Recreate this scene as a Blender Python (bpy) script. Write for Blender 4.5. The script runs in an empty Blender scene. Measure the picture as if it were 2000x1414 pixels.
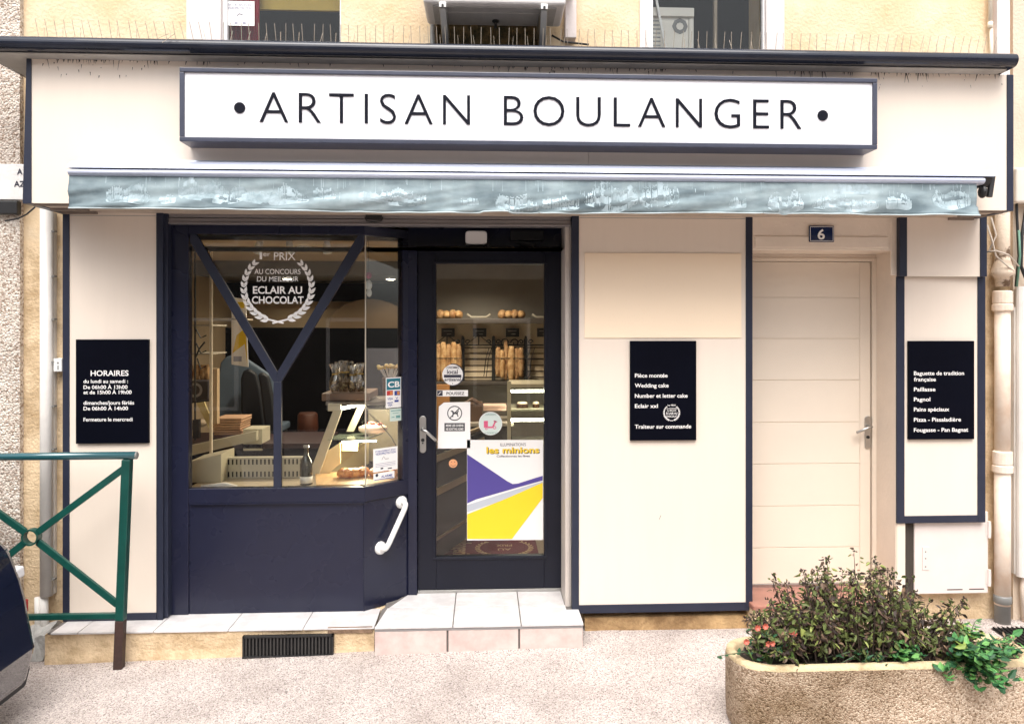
import bpy, math, random
from mathutils import Vector, Matrix, noise as mnoise
random.seed(7)
sc = bpy.context.scene
C = sc.collection
PI = math.pi

# ------------------------------------------------------------------ camera
F, CX, YH, D, H, TH = 1475.0, 1014.0, 640.0, 4.45, 1.82, math.radians(2.7)
cam = bpy.data.cameras.new('camera')
cam.sensor_width = 36.0
cam.lens = F / 2000.0 * 36.0
cam.shift_x = -(CX - 1000.0) / 2000.0
cam.shift_y = (YH - 707.0) / 2000.0
cam.clip_end = 500.0
cam.clip_start = 0.05
camo = bpy.data.objects.new('camera', cam)
C.objects.link(camo)
camo.location = (0, -D, H)
camo.rotation_euler = (math.radians(90), 0, -TH)
sc.camera = camo

# ------------------------------------------------------------------ light
SUN_EL, SUN_ROT = math.radians(60), math.radians(184)
w = bpy.data.worlds.new("World")
sc.world = w
w.use_nodes = True
wn, wl = w.node_tree.nodes, w.node_tree.links
bg = wn['Background']
sky = wn.new('ShaderNodeTexSky')
sky.sky_type = 'NISHITA'
sky.sun_disc = False
sky.sun_elevation = SUN_EL
sky.sun_rotation = SUN_ROT
sky.dust_density = 4.0
hs = wn.new('ShaderNodeHueSaturation')
hs.inputs['Saturation'].default_value = 0.3
wl.new(sky.outputs[0], hs.inputs['Color'])
wl.new(hs.outputs[0], bg.inputs[0])
bg.inputs[1].default_value = 0.15
sl = bpy.data.lights.new('sun', 'SUN')
sl.energy = 1.5
sl.angle = math.radians(50)
sl.color = (1.0, 0.945, 0.89)
so = bpy.data.objects.new('sun', sl)
C.objects.link(so)
# light travels from the sun (behind the camera, high up) towards the facade
sd = Vector((math.sin(SUN_ROT) * math.cos(SUN_EL), math.cos(SUN_ROT) * math.cos(SUN_EL), math.sin(SUN_EL)))
so.rotation_euler = sd.to_track_quat('Z', 'Y').to_euler()
sc.view_settings.view_transform = 'Standard'
sc.view_settings.look = 'None'
sc.view_settings.gamma = 1.0
sc.view_settings.exposure = 1.03
sc.cycles.max_bounces = 8
sc.cycles.transparent_max_bounces = 16

# ------------------------------------------------------------------ measuring helpers
def at(px, py, Y):
    """Point of the facade-parallel plane Y seen in the photograph at (px, py)."""
    u = (px - CX) / F
    v = (YH - py) / F
    t = (Y + D) / (math.cos(TH) - u * math.sin(TH))
    return Vector((t * (math.sin(TH) + u * math.cos(TH)), Y, H + v * t))
def X(px, Y): return at(px, 640, Y).x
def Z(py, Y, px=1014): return at(px, py, Y).z
def R(x0, y0, x1, y1, Y):
    m = (x0 + x1) / 2
    return X(x0, Y), X(x1, Y), Z(y1, Y, m), Z(y0, Y, m)
def onfloor(px, py, z):
    """Point of the horizontal plane z seen at (px, py)."""
    v = (YH - py) / F
    t = (z - H) / v
    u = (px - CX) / F
    return Vector((t * (math.sin(TH) + u * math.cos(TH)), t * (math.cos(TH) - u * math.sin(TH)) - D, z))
def S(r, g, b):
    f = lambda c: (c / 255 / 12.92) if c / 255 <= .04045 else ((c / 255 + .055) / 1.055) ** 2.4
    return (f(r), f(g), f(b))

# ------------------------------------------------------------------ materials
MATS = {}
def mat(name, col, rough=.5, var=.0, scale=6.0, bump=0.0, bscale=60.0, metal=0.0, coat=0.0, spec=.5, stretch=(1, 1, 1), col2=None, thr=None, detail=6, emit=0, rvar=0):
    if name in MATS: return MATS[name]
    m = bpy.data.materials.new(name)
    m.use_nodes = True
    n, l = m.node_tree.nodes, m.node_tree.links
    p = n['Principled BSDF']
    p.inputs['Base Color'].default_value = (*col, 1)
    p.inputs['Roughness'].default_value = rough
    p.inputs['Metallic'].default_value = metal
    p.inputs['Coat Weight'].default_value = coat
    p.inputs['Specular IOR Level'].default_value = spec
    if emit:
        p.inputs['Emission Color'].default_value = (*col, 1)
        p.inputs['Emission Strength'].default_value = emit
    tc = n.new('ShaderNodeTexCoord')
    mp = n.new('ShaderNodeMapping')
    l.new(tc.outputs['Object'], mp.inputs[0])
    mp.inputs['Scale'].default_value = stretch
    if var or col2:
        t = n.new('ShaderNodeTexNoise')
        t.inputs['Scale'].default_value = scale
        t.inputs['Detail'].default_value = detail
        t.inputs['Roughness'].default_value = .65
        l.new(mp.outputs[0], t.inputs['Vector'])
        r = n.new('ShaderNodeValToRGB')
        lo, hi = thr or (.3, .7)
        r.color_ramp.elements[0].position = lo
        r.color_ramp.elements[1].position = hi
        c2 = col2 or tuple(min(1, c * (1 + var)) for c in col)
        c1 = col if col2 else tuple(c * (1 - var) for c in col)
        r.color_ramp.elements[0].color = (*c1, 1)
        r.color_ramp.elements[1].color = (*c2, 1)
        l.new(t.outputs['Fac'], r.inputs[0])
        l.new(r.outputs[0], p.inputs['Base Color'])
        if emit: l.new(r.outputs[0], p.inputs['Emission Color'])
    if rvar:
        t3 = n.new('ShaderNodeTexNoise'); t3.inputs['Scale'].default_value = 3.5; t3.inputs['Detail'].default_value = 3
        l.new(tc.outputs['Object'], t3.inputs['Vector'])
        mr = n.new('ShaderNodeMapRange'); mr.inputs[1].default_value = .3; mr.inputs[2].default_value = .7
        mr.inputs[3].default_value = max(.05, rough - rvar / 2); mr.inputs[4].default_value = rough + rvar
        l.new(t3.outputs['Fac'], mr.inputs[0]); l.new(mr.outputs[0], p.inputs['Roughness'])
    if bump:
        b = n.new('ShaderNodeBump')
        b.inputs['Strength'].default_value = bump
        b.inputs['Distance'].default_value = .01
        t2 = n.new('ShaderNodeTexNoise')
        t2.inputs['Scale'].default_value = bscale
        t2.inputs['Detail'].default_value = 4
        l.new(tc.outputs['Object'], t2.inputs['Vector'])
        l.new(t2.outputs['Fac'], b.inputs['Height'])
        l.new(b.outputs[0], p.inputs['Normal'])
    MATS[name] = m
    return m

def speckle(name, cols, scale, rough=.85, bump=.6, big=None):
    """Exposed aggregate: voronoi cells of several stone colours."""
    m = bpy.data.materials.new(name); m.use_nodes = True
    n, l = m.node_tree.nodes, m.node_tree.links
    p = n['Principled BSDF']; p.inputs['Roughness'].default_value = rough
    p.inputs['Specular IOR Level'].default_value = .25
    tc = n.new('ShaderNodeTexCoord')
    v = n.new('ShaderNodeTexVoronoi'); v.inputs['Scale'].default_value = scale
    l.new(tc.outputs['Object'], v.inputs['Vector'])
    r = n.new('ShaderNodeValToRGB'); r.color_ramp.interpolation = 'CONSTANT'
    e = r.color_ramp.elements
    while len(e) < len(cols): e.new(.5)
    acc = 0
    for i, (c, wt) in enumerate(cols):
        e[i].position = acc; e[i].color = (*c, 1); acc += wt
    s = n.new('ShaderNodeSeparateColor'); l.new(v.outputs['Color'], s.inputs[0])
    l.new(s.outputs[0], r.inputs[0])
    t = n.new('ShaderNodeTexNoise'); t.inputs['Scale'].default_value = 2.2; t.inputs['Detail'].default_value = 6
    l.new(tc.outputs['Object'], t.inputs['Vector'])
    mx = n.new('ShaderNodeMix'); mx.data_type = 'RGBA'; mx.blend_type = 'MULTIPLY'
    mx.inputs[0].default_value = 1
    r2 = n.new('ShaderNodeValToRGB')
    lo, hi = big or ((.72, .68, .66), (1.1, 1.08, 1.05))
    r2.color_ramp.elements[0].position = .32; r2.color_ramp.elements[0].color = (*lo, 1)
    r2.color_ramp.elements[1].position = .62; r2.color_ramp.elements[1].color = (*hi, 1)
    l.new(t.outputs['Fac'], r2.inputs[0])
    l.new(r.outputs[0], mx.inputs[6]); l.new(r2.outputs[0], mx.inputs[7])
    l.new(mx.outputs[2], p.inputs['Base Color'])
    b = n.new('ShaderNodeBump'); b.inputs['Strength'].default_value = bump; b.inputs['Distance'].default_value = .008
    b.invert = True
    l.new(v.outputs['Distance'], b.inputs['Height']); l.new(b.outputs[0], p.inputs['Normal'])
    return m

def glass(name, tint=(1, 1, 1), ior=1.45, rough=0.0, refl=1.0):
    m = bpy.data.materials.new(name); m.use_nodes = True
    n, l = m.node_tree.nodes, m.node_tree.links
    n.remove(n['Principled BSDF'])
    o = n['Material Output']
    t = n.new('ShaderNodeBsdfTransparent'); t.inputs[0].default_value = (*tint, 1)
    g = n.new('ShaderNodeBsdfGlossy'); g.inputs['Roughness'].default_value = rough
    f = n.new('ShaderNodeFresnel'); f.inputs[0].default_value = ior
    k = n.new('ShaderNodeMath'); k.operation = 'MULTIPLY'; k.inputs[1].default_value = refl; k.use_clamp = True
    l.new(f.outputs[0], k.inputs[0])
    mx = n.new('ShaderNodeMixShader')
    l.new(k.outputs[0], mx.inputs[0]); l.new(t.outputs[0], mx.inputs[1]); l.new(g.outputs[0], mx.inputs[2])
    l.new(mx.outputs[0], o.inputs[0])
    return m

def emission(name, col, s):
    m = bpy.data.materials.new(name); m.use_nodes = True
    n, l = m.node_tree.nodes, m.node_tree.links
    n.remove(n['Principled BSDF'])
    e = n.new('ShaderNodeEmission'); e.inputs[0].default_value = (*col, 1); e.inputs[1].default_value = s
    l.new(e.outputs[0], n['Material Output'].inputs[0])
    return m

def awning_fabric():
    """Grey-green canvas; paler washed-out patches whose lower edges run down in drips."""
    m = bpy.data.materials.new('awning_fabric'); m.use_nodes = True
    n, l = m.node_tree.nodes, m.node_tree.links
    p = n['Principled BSDF']; p.inputs['Roughness'].default_value = .75; p.inputs['Specular IOR Level'].default_value = .2
    tc = n.new('ShaderNodeTexCoord')
    def noise(sc_, stretch, det=4, src=None):
        mp = n.new('ShaderNodeMapping'); mp.inputs['Scale'].default_value = stretch
        l.new(src or tc.outputs['Object'], mp.inputs[0])
        t = n.new('ShaderNodeTexNoise'); t.inputs['Scale'].default_value = sc_; t.inputs['Detail'].default_value = det
        l.new(mp.outputs[0], t.inputs['Vector']); return t.outputs['Fac']
    def ramp(src, lo, hi, c0, c1):
        r = n.new('ShaderNodeValToRGB')
        r.color_ramp.elements[0].position = lo; r.color_ramp.elements[1].position = hi
        r.color_ramp.elements[0].color = (*c0, 1); r.color_ramp.elements[1].color = (*c1, 1)
        l.new(src, r.inputs[0]); return r.outputs[0]
    base = ramp(noise(3.2, (1, 1, 2.6), 7), .34, .66, S(100, 115, 121), S(166, 183, 187))
    fine = ramp(noise(14.0, (1, 1, .35), 5), .3, .7, (.86, .88, .89), (1.08, 1.06, 1.06))
    mm = n.new('ShaderNodeMix'); mm.data_type = 'RGBA'; mm.blend_type = 'MULTIPLY'; mm.inputs[0].default_value = 1
    l.new(base, mm.inputs[6]); l.new(fine, mm.inputs[7])
    l.new(mm.outputs[2], p.inputs['Base Color'])
    return m

CREAM = mat('cream_panel', (.79, .69, .59), .38, .016, 2.5, rvar=.18, stretch=(5, 5, .5), spec=.4)
CREAMD = mat('cream_door', (.80, .695, .575), .45, .02, 3, spec=.35)
JAMB = mat('cream_plaster', (.78, .67, .56), .7, .04, 6, bump=.15, bscale=40)
NAVY = mat('navy_paint', (.011, .013, .032), .27, .10, 2.0, spec=.4, coat=.08, rvar=.03)
NAVYS = mat('navy_satin', (.008, .009, .017), .36, .15, 4, spec=.28, bump=.02, bscale=200, rvar=.1)
TRIM = mat('navy_trim', (.022, .026, .046), .4, .12, 8, spec=.35)
BLACKSIGN = mat('sign_black', (.0015, .002, .006), .6, .2, 3, spec=.06)
SIGNW = mat('sign_white', (.86, .86, .90), .35, .015, 3, stretch=(8, 8, .4))
WHITE = mat('white_paint', (.80, .79, .78), .35, .02, 9)
WHITEP = mat('white_plastic', (.82, .82, .80), .3)
VINYL = mat('white_vinyl', (.86, .84, .82), .5)
LETTER = mat('letter_navy', (.008, .009, .016), .6, spec=.1)
OCHRE = mat('ochre_plaster', (.68, .49, .28), .9, 0, 3.0, bump=.5, bscale=55, col2=(.80, .66, .47), thr=(.3, .68))
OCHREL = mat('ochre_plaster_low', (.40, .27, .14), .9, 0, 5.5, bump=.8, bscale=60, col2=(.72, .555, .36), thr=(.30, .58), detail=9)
PEBBLE = speckle('pebbledash', [((.50, .42, .36), .25), ((.66, .60, .53), .4), ((.36, .28, .22), .15), ((.76, .70, .64), .2)], 95, bump=1.0)
PAVE = speckle('pavement_aggregate', [((.42, .37, .35), .24), ((.53, .475, .445), .38), ((.235, .205, .19), .11), ((.655, .60, .565), .27)], 185, bump=.6, big=((.80, .77, .75), (1.05, 1.03, 1.02)))
PLANTERM = speckle('planter_aggregate', [((.45, .35, .265), .3), ((.57, .47, .375), .35), ((.28, .21, .145), .12), ((.68, .585, .48), .23)], 140, bump=.8, big=((.40, .33, .24), (1.1, 1.05, 1.0)))
RIMM = mat('planter_rim', (.66, .52, .32), .9, 0, 9, bump=.7, bscale=70, col2=(.36, .26, .14), thr=(.45, .72), detail=8)
SOIL = mat('soil', (.022, .017, .013), .95, .4, 20, bump=1, bscale=50)
TILEW = mat('tile_white', (.56, .535, .53), .4, 0, 9, bump=.03, col2=(.68, .655, .65), thr=(.38, .6), detail=9)
TILEP = mat('tile_pink', (.55, .42, .385), .45, 0, 8, col2=(.68, .56, .52), thr=(.35, .65), detail=8)
GROUT = mat('grout', (.15, .135, .125), .9, .2, 30)
GREENM = mat('green_paint', (.006, .060, .048), .32, .2, 12, spec=.5)
RUSTM = mat('rust_brown', (.045, .022, .018), .6, .3, 25, bump=.2)
BLACKM = mat('black_iron', (.012, .012, .013), .45, .2, 20)
DARK = mat('dark_void', (.006, .006, .007), .9)
STEEL = mat('steel', (.55, .54, .52), .3, metal=1)
STEELD = mat('brushed_steel', (.50, .49, .47), .38, metal=1)
WIRE = mat('spike_wire', (.42, .36, .29), .4, metal=.5)
ALUL = mat('awning_aluminium', (.50, .54, .66), .28, metal=.35, spec=.6)
CORN = mat('cornice_paint', (.012, .015, .026), .2, .2, 5, spec=.35, coat=.35)
SOFFIT = mat('grey_soffit', (.36, .34, .31), .7, .2, 6)
SHUTTER = mat('shutter_grey', (.24, .22, .22), .4, .1, 4, metal=.3)
PIPEW = mat('pipe_grey_white', (.74, .71, .67), .5, .08, 7)
PIPEC = mat('pipe_cream', (.72, .56, .43), .6, 0, 5, bump=.2, col2=(.80, .69, .58), thr=(.35, .55))
RUSTY = mat('pipe_rusty', (.66, .54, .42), .7, 0, 14, bump=.4, col2=(.16, .10, .06), thr=(.52, .6), detail=8)
GREY = mat('grey_plastic', (.22, .22, .21), .5, .1, 8)
CABLE = mat('cable_black', (.012, .012, .013), .5)
TERRA = mat('terracotta_tile', (.34, .15, .11), .35, .15, 9)
CONC = mat('grey_concrete', (.36, .35, .33), .9, .25, 9, bump=.8, bscale=35)
BEIGE = mat('beige_patch', (.92, .75, .56), .6)
ACM = mat('ac_white', (.70, .68, .67), .45, .06, 6)
PINKW = mat('pinkish_plaster', (.76, .68, .65), .8, .05, 5, bump=.2)
MOSS = mat('mossy_board', (.20, .15, .075), .9, 0, 14, bump=.6, col2=(.07, .065, .035), thr=(.4, .6))
AWN = awning_fabric()
GLS = glass('shop_glass', (.97, .98, .97), 1.52, refl=1.0)
GLU = glass('upper_glass', (.95, .96, .95), 1.35)
GLC = glass('case_glass', (.95, .97, .95), 1.3)
BOTTLE = glass('bottle_glass', (.10, .13, .04), 1.5, .02, 1.3)
CELLO = glass('cellophane', (.95, .92, .88), 1.7, .15, 2.4)
WOODI = mat('shop_wood', (.42, .24, .10), .5, .2, 4, stretch=(1, 1, 8))
CREAMI = mat('case_cream', (.52, .48, .37), .45, .04, 5)
SHOPW = mat('shop_wall', (.50, .38, .25), .8, .08, 2)
SHOPC = mat('shop_ceiling', (.58, .46, .32), .8, .05, 2)
DKWALL = mat('shop_dark_wall', (.004, .004, .006), .8, .3, 2, spec=.1)
GREYW = mat('shop_grey_band', (.17, .16, .145), .7, .1, 2)
BREAD = mat('bread_crust', (.27, .135, .055), .7, 0, 22, bump=.5, bscale=40, col2=(.48, .31, .16), thr=(.4, .62))
BREADL = mat('bread_pale', (.40, .215, .085), .7, 0, 22, bump=.5, bscale=40, col2=(.62, .43, .23), thr=(.4, .62))
PASTRY = mat('pastry_orange', (.46, .12, .025), .4, 0, 28, bump=.6, col2=(.78, .38, .11), thr=(.4, .6))
RED = mat('dark_red', (.020, .004, .004), .5, .2, 4)
LAMPM = emission('lamp_glow', (1, .90, .70), 14)
TUBEM = emission('tube_glow', (1, .93, .74), 16)

# ------------------------------------------------------------------ mesh builder
class MB:
    def __init__(s): s.v, s.f, s.mi = [], [], []
    def add(s, vs, fs, mi=0):
        o = len(s.v); s.v += [Vector(a) for a in vs]
        for f in fs: s.f.append([i + o for i in f]); s.mi.append(mi)
        return s
    def box(s, x0, x1, y0, y1, z0, z1, mi=0):
        x0, x1 = min(x0, x1), max(x0, x1); y0, y1 = min(y0, y1), max(y0, y1); z0, z1 = min(z0, z1), max(z0, z1)
        return s.add([(x0, y0, z0), (x1, y0, z0), (x1, y1, z0), (x0, y1, z0), (x0, y0, z1), (x1, y0, z1), (x1, y1, z1), (x0, y1, z1)],
                     [(0, 3, 2, 1), (4, 5, 6, 7), (0, 1, 5, 4), (1, 2, 6, 5), (2, 3, 7, 6), (3, 0, 4, 7)], mi)
    def rbox(s, x0, y0, x1, y1, Yf, Yb, mi=0):
        a, b, c, d = R(x0, y0, x1, y1, Yf)
        return s.box(a, b, Yf, Yb, c, d, mi)
    def prism(s, pts, y0, y1, mi=0):
        """pts: (x, z) outline, counter-clockwise seen from -y."""
        n = len(pts)
        vs = [(p[0], y0, p[1]) for p in pts] + [(p[0], y1, p[1]) for p in pts]
        fs = [tuple(range(n)), tuple(range(2 * n - 1, n - 1, -1))]
        fs += [(i, i + n, (i + 1) % n + n, (i + 1) % n) for i in range(n)]
        return s.add(vs, fs, mi)
    def prismz(s, pts, z0, z1, mi=0):
        """pts: (x, y) outline counter-clockwise seen from above."""
        n = len(pts)
        vs = [(p[0], p[1], z0) for p in pts] + [(p[0], p[1], z1) for p in pts]
        fs = [tuple(range(n - 1, -1, -1)), tuple(range(n, 2 * n))]
        fs += [(i, (i + 1) % n, (i + 1) % n + n, i + n) for i in range(n)]
        return s.add(vs, fs, mi)
    def prismx(s, pts, x0, x1, mi=0):
        """pts: (y, z) outline."""
        n = len(pts)
        vs = [(x0, p[0], p[1]) for p in pts] + [(x1, p[0], p[1]) for p in pts]
        fs = [tuple(range(n)), tuple(range(2 * n - 1, n - 1, -1))]
        fs += [(i, i + n, (i + 1) % n + n, (i + 1) % n) for i in range(n)]
        return s.add(vs, fs, mi)
    def poly(s, pts, Y, mi=0):
        return s.add([(p[0], Y, p[1]) for p in pts], [tuple(range(len(pts)))], mi)
    def bar(s, a, b, w, d, up=(0, 1, 0), mi=0):
        """rectangular bar a->b; d across 'up', w across the other direction."""
        a, b = Vector(a), Vector(b); t = (b - a).normalized(); u = Vector(up)
        u = (u - t * u.dot(t)).normalized(); v = t.cross(u)
        vs = [p + v * (sx * w / 2) + u * (sy * d / 2) for p in (a, b) for sx, sy in ((-1, -1), (1, -1), (1, 1), (-1, 1))]
        return s.add(vs, [(0, 1, 2, 3), (7, 6, 5, 4), (0, 4, 5, 1), (1, 5, 6, 2), (2, 6, 7, 3), (3, 7, 4, 0)], mi)
    def tube(s, path, r, n=10, mi=0, cap=True):
        path = [Vector(p) for p in path]; m = len(path)
        rr = r if isinstance(r, (list, tuple)) else [r] * m
        prev = None; vs = []
        for i, p in enumerate(path):
            t = (path[min(i + 1, m - 1)] - path[max(i - 1, 0)]).normalized()
            if prev is None:
                u = Vector((0, 0, 1)) if abs(t.z) < .9 else Vector((1, 0, 0))
            else: u = prev
            u = (u - t * u.dot(t)).normalized(); prev = u; v = t.cross(u)
            for k in range(n):
                a = 2 * PI * k / n
                vs.append(p + (u * math.cos(a) + v * math.sin(a)) * rr[i])
        fs = [(i * n + k, i * n + (k + 1) % n, (i + 1) * n + (k + 1) % n, (i + 1) * n + k) for i in range(m - 1) for k in range(n)]
        if cap: fs += [tuple(range(n - 1, -1, -1)), tuple(range((m - 1) * n, m * n))]
        return s.add(vs, fs, mi)
    def lathe(s, c, prof, n=20, axis='z', mi=0):
        """prof: (radius, height) list along the axis from c."""
        vs = []
        for r, h in prof:
            for k in range(n):
                a = 2 * PI * k / n
                x, y = r * math.cos(a), r * math.sin(a)
                vs.append({'z': (c[0] + x, c[1] + y, c[2] + h), 'y': (c[0] + x, c[1] + h, c[2] + y), 'x': (c[0] + h, c[1] + x, c[2] + y)}[axis])
        m = len(prof)
        fs = [(i * n + k, i * n + (k + 1) % n, (i + 1) * n + (k + 1) % n, (i + 1) * n + k) for i in range(m - 1) for k in range(n)]
        fs += [tuple(range(n - 1, -1, -1)), tuple(range((m - 1) * n, m * n))]
        return s.add(vs, fs, mi)
    def blob(s, c, rx, ry, rz, n=12, m=8, jit=0.0, mi=0):
        vs = [(c[0], c[1], c[2] - rz)]
        for i in range(1, m):
            th = PI * i / m
            for k in range(n):
                a = 2 * PI * k / n; q = 1 + random.uniform(-jit, jit)
                vs.append((c[0] + rx * q * math.sin(th) * math.cos(a), c[1] + ry * q * math.sin(th) * math.sin(a), c[2] - rz * q * math.cos(th)))
        vs.append((c[0], c[1], c[2] + rz))
        fs = [(0, 1 + (k + 1) % n, 1 + k) for k in range(n)]
        for i in range(m - 2):
            for k in range(n):
                a, b = 1 + i * n + k, 1 + i * n + (k + 1) % n
                fs.append((a, b, b + n, a + n))
        L = len(vs) - 1; o = 1 + (m - 2) * n
        fs += [(o + k, o + (k + 1) % n, L) for k in range(n)]
        return s.add(vs, fs, mi)
    def disc(s, x, z, r, Y, n=28, mi=0, sx=1.0):
        return s.poly([(x + r * sx * math.cos(2 * PI * k / n), z + r * math.sin(2 * PI * k / n)) for k in range(n)], Y, mi)
    def ring(s, x, z, r0, r1, Y, n=36, mi=0):
        vs, fs = [], []
        for k in range(n):
            a = 2 * PI * k / n
            vs += [(x + r0 * math.cos(a), Y, z + r0 * math.sin(a)), (x + r1 * math.cos(a), Y, z + r1 * math.sin(a))]
        for k in range(n):
            q = (k + 1) % n
            fs.append((2 * k, 2 * k + 1, 2 * q + 1, 2 * q))
        return s.add(vs, fs, mi)
    def text(s, body, x0, x1, zb, cap, Y, off=0.0, spread=False, mi=0, pos=None):
        """Lettering between x0 and x1, baseline zb, capital height cap, on plane Y facing the street."""
        def make(sp):
            cu = bpy.data.curves.new('t', 'FONT'); cu.body = body; cu.offset = off; cu.space_character = sp; cu.resolution_u = 4
            ob = bpy.data.objects.new('t', cu); C.objects.link(ob)
            dg = bpy.context.evaluated_depsgraph_get(); dg.update()
            me = bpy.data.meshes.new_from_object(ob.evaluated_get(dg))
            vs = [v.co.copy() for v in me.vertices]; fs = [tuple(p.vertices) for p in me.polygons]
            bpy.data.objects.remove(ob); bpy.data.curves.remove(cu); bpy.data.meshes.remove(me)
            return vs, fs
        k = cap / .70
        vs, fs = make(1.0)
        wd = lambda q: max(v.x for v in q) - min(v.x for v in q)
        if spread:
            w1 = wd(vs); v2, _ = make(1.5); w2 = wd(v2)
            sp = 1 + .5 * ((x1 - x0) / k - w1) / (w2 - w1)
            vs, fs = make(sp)
        mnx = min(v.x for v in vs)
        kx = (x1 - x0) / wd(vs) if x1 is not None else k
        if pos: pts = [pos((v.x - mnx) * kx, v.y * k) for v in vs]
        else: pts = [(x0 + (v.x - mnx) * kx, Y, zb + v.y * k) for v in vs]
        return s.add(pts, fs, mi)
    def tpx(s, body, x0, x1, yb, cap, Y, off=.012, mi=0, spread=False):
        m = (x0 + x1) / 2
        zb = Z(yb, Y, m)
        return s.text(body, X(x0, Y), X(x1, Y), zb, Z(yb - cap, Y, m) - zb, Y, off, spread, mi)
    def laurel(s, cx, cz, r, Y, n=11, mi=0, flat=None):
        """Two laurel branches of paired leaves, crossing at the bottom."""
        def leaf(x, z, a, L, wd):
            pr = [(0, 0), (.3, .5), (.62, .42), (1, 0), (.62, -.30), (.3, -.32)]
            pts = [(x + L * p * math.cos(a) - wd * q * math.sin(a), z + L * p * math.sin(a) + wd * q * math.cos(a)) for p, q in pr]
            if flat: s.add([flat(*p) for p in pts], [tuple(range(6))], mi)
            else: s.poly(pts, Y, mi)
        for sd in (-1, 1):
            for i in range(n):
                a = math.radians(-90 + sd * (16 + i * (116.0 / (n - 1))))
                x, z = cx + r * math.cos(a), cz + r * math.sin(a)
                t = a + sd * PI / 2
                sc_ = r * .265 * (1 - .02 * i)
                leaf(x, z, t - .42, sc_, sc_ * .5); leaf(x, z, t + .42, sc_, sc_ * .5)
            a0 = math.radians(-90 + sd * 20); a1 = math.radians(-90 - sd * 9)
            p0 = (cx + r * math.cos(a0), cz + r * math.sin(a0)); p1 = (cx + r * 1.08 * math.cos(a1), cz + r * 1.08 * math.sin(a1))
            d = Vector((p1[0] - p0[0], p1[1] - p0[1])).normalized() * r * .025
            q = [(p0[0] - d.y, p0[1] + d.x), (p0[0] + d.y, p0[1] - d.x), (p1[0] + d.y, p1[1] - d.x), (p1[0] - d.y, p1[1] + d.x)]
            if flat: s.add([flat(*p) for p in q], [(0, 1, 2, 3)], mi)
            else: s.poly(q, Y + .0002 * sd, mi)
        return s
    def leaf(s, p, d, nrm, L, wd, mi=0, fold=.25, curl=.2):
        d = d.normalized(); b = d.cross(nrm)
        if b.length < 1e-4: b = d.cross(Vector((.3, .5, .8)))
        b.normalize(); u = b.cross(d)
        pr = [(0, 0, 0), (.35, .5, fold), (.75, .36, fold * .7), (1, 0, 0), (.75, -.36, fold * .7), (.35, -.5, fold), (.5, 0, -.05)]
        vs = [p + d * (L * a) + b * (wd * q) + u * (wd * h - L * curl * a * a) for a, q, h in pr]
        return s.add(vs, [(0, 6, 1), (1, 6, 2), (2, 6, 3), (3, 6, 4), (4, 6, 5), (5, 6, 0)], mi)
    def build(s, name, m, parent=None, bevel=0.0, smooth=False, seg=2, solid=0.0, subd=0):
        o0 = Vector((0, 0, 0)); q = parent
        while q is not None: o0 += q.location; q = q.parent
        me = bpy.data.meshes.new(name)
        me.from_pydata([tuple(v - o0) for v in s.v], [], s.f)
        for x in (m if isinstance(m, (list, tuple)) else [m]): me.materials.append(x)
        me.polygons.foreach_set('material_index', s.mi)
        if smooth: me.polygons.foreach_set('use_smooth', [True] * len(s.f))
        me.update()
        o = bpy.data.objects.new(name, me); C.objects.link(o)
        if parent: o.parent = parent
        if solid:
            md = o.modifiers.new('s', 'SOLIDIFY'); md.thickness = solid; md.offset = 0
        if subd:
            md = o.modifiers.new('d', 'SUBSURF'); md.levels = subd; md.render_levels = subd
        if bevel:
            md = o.modifiers.new('b', 'BEVEL'); md.width = bevel; md.segments = seg; md.limit_method = 'ANGLE'
        return o

def islands(mb):
    p = list(range(len(mb.v)))
    def f(a):
        while p[a] != a: p[a] = p[p[a]]; a = p[a]
        return a
    for q in mb.f:
        for i in q[1:]: p[f(i)] = f(q[0])
    out = {}
    for q, m in zip(mb.f, mb.mi): out.setdefault(f(q[0]), []).append((q, m))
    res = []
    for fs in out.values():
        n = MB(); mp = {}
        for q, m in fs:
            for i in q:
                if i not in mp: mp[i] = len(n.v); n.v.append(mb.v[i])
            n.f.append([mp[i] for i in q]); n.mi.append(m)
        res.append(n)
    return res
def each(mb, name, m, parent=None, **k):
    return [q.build(name, m, parent, **k) for q in islands(mb)]
def tag(o, label=None, cat=None, group=None, kind=None):
    if label: o['label'] = label
    if cat: o['category'] = cat
    if group: o['group'] = group
    if kind: o['kind'] = kind
    return o
def thing(name, label, cat, loc, group=None):
    o = bpy.data.objects.new(name, None); C.objects.link(o)
    o.empty_display_size = .1
    o.location = loc
    return tag(o, label, cat, group)
def struct(name, mb, m, **k): return tag(mb.build(name, m, **k), kind='structure')
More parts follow.
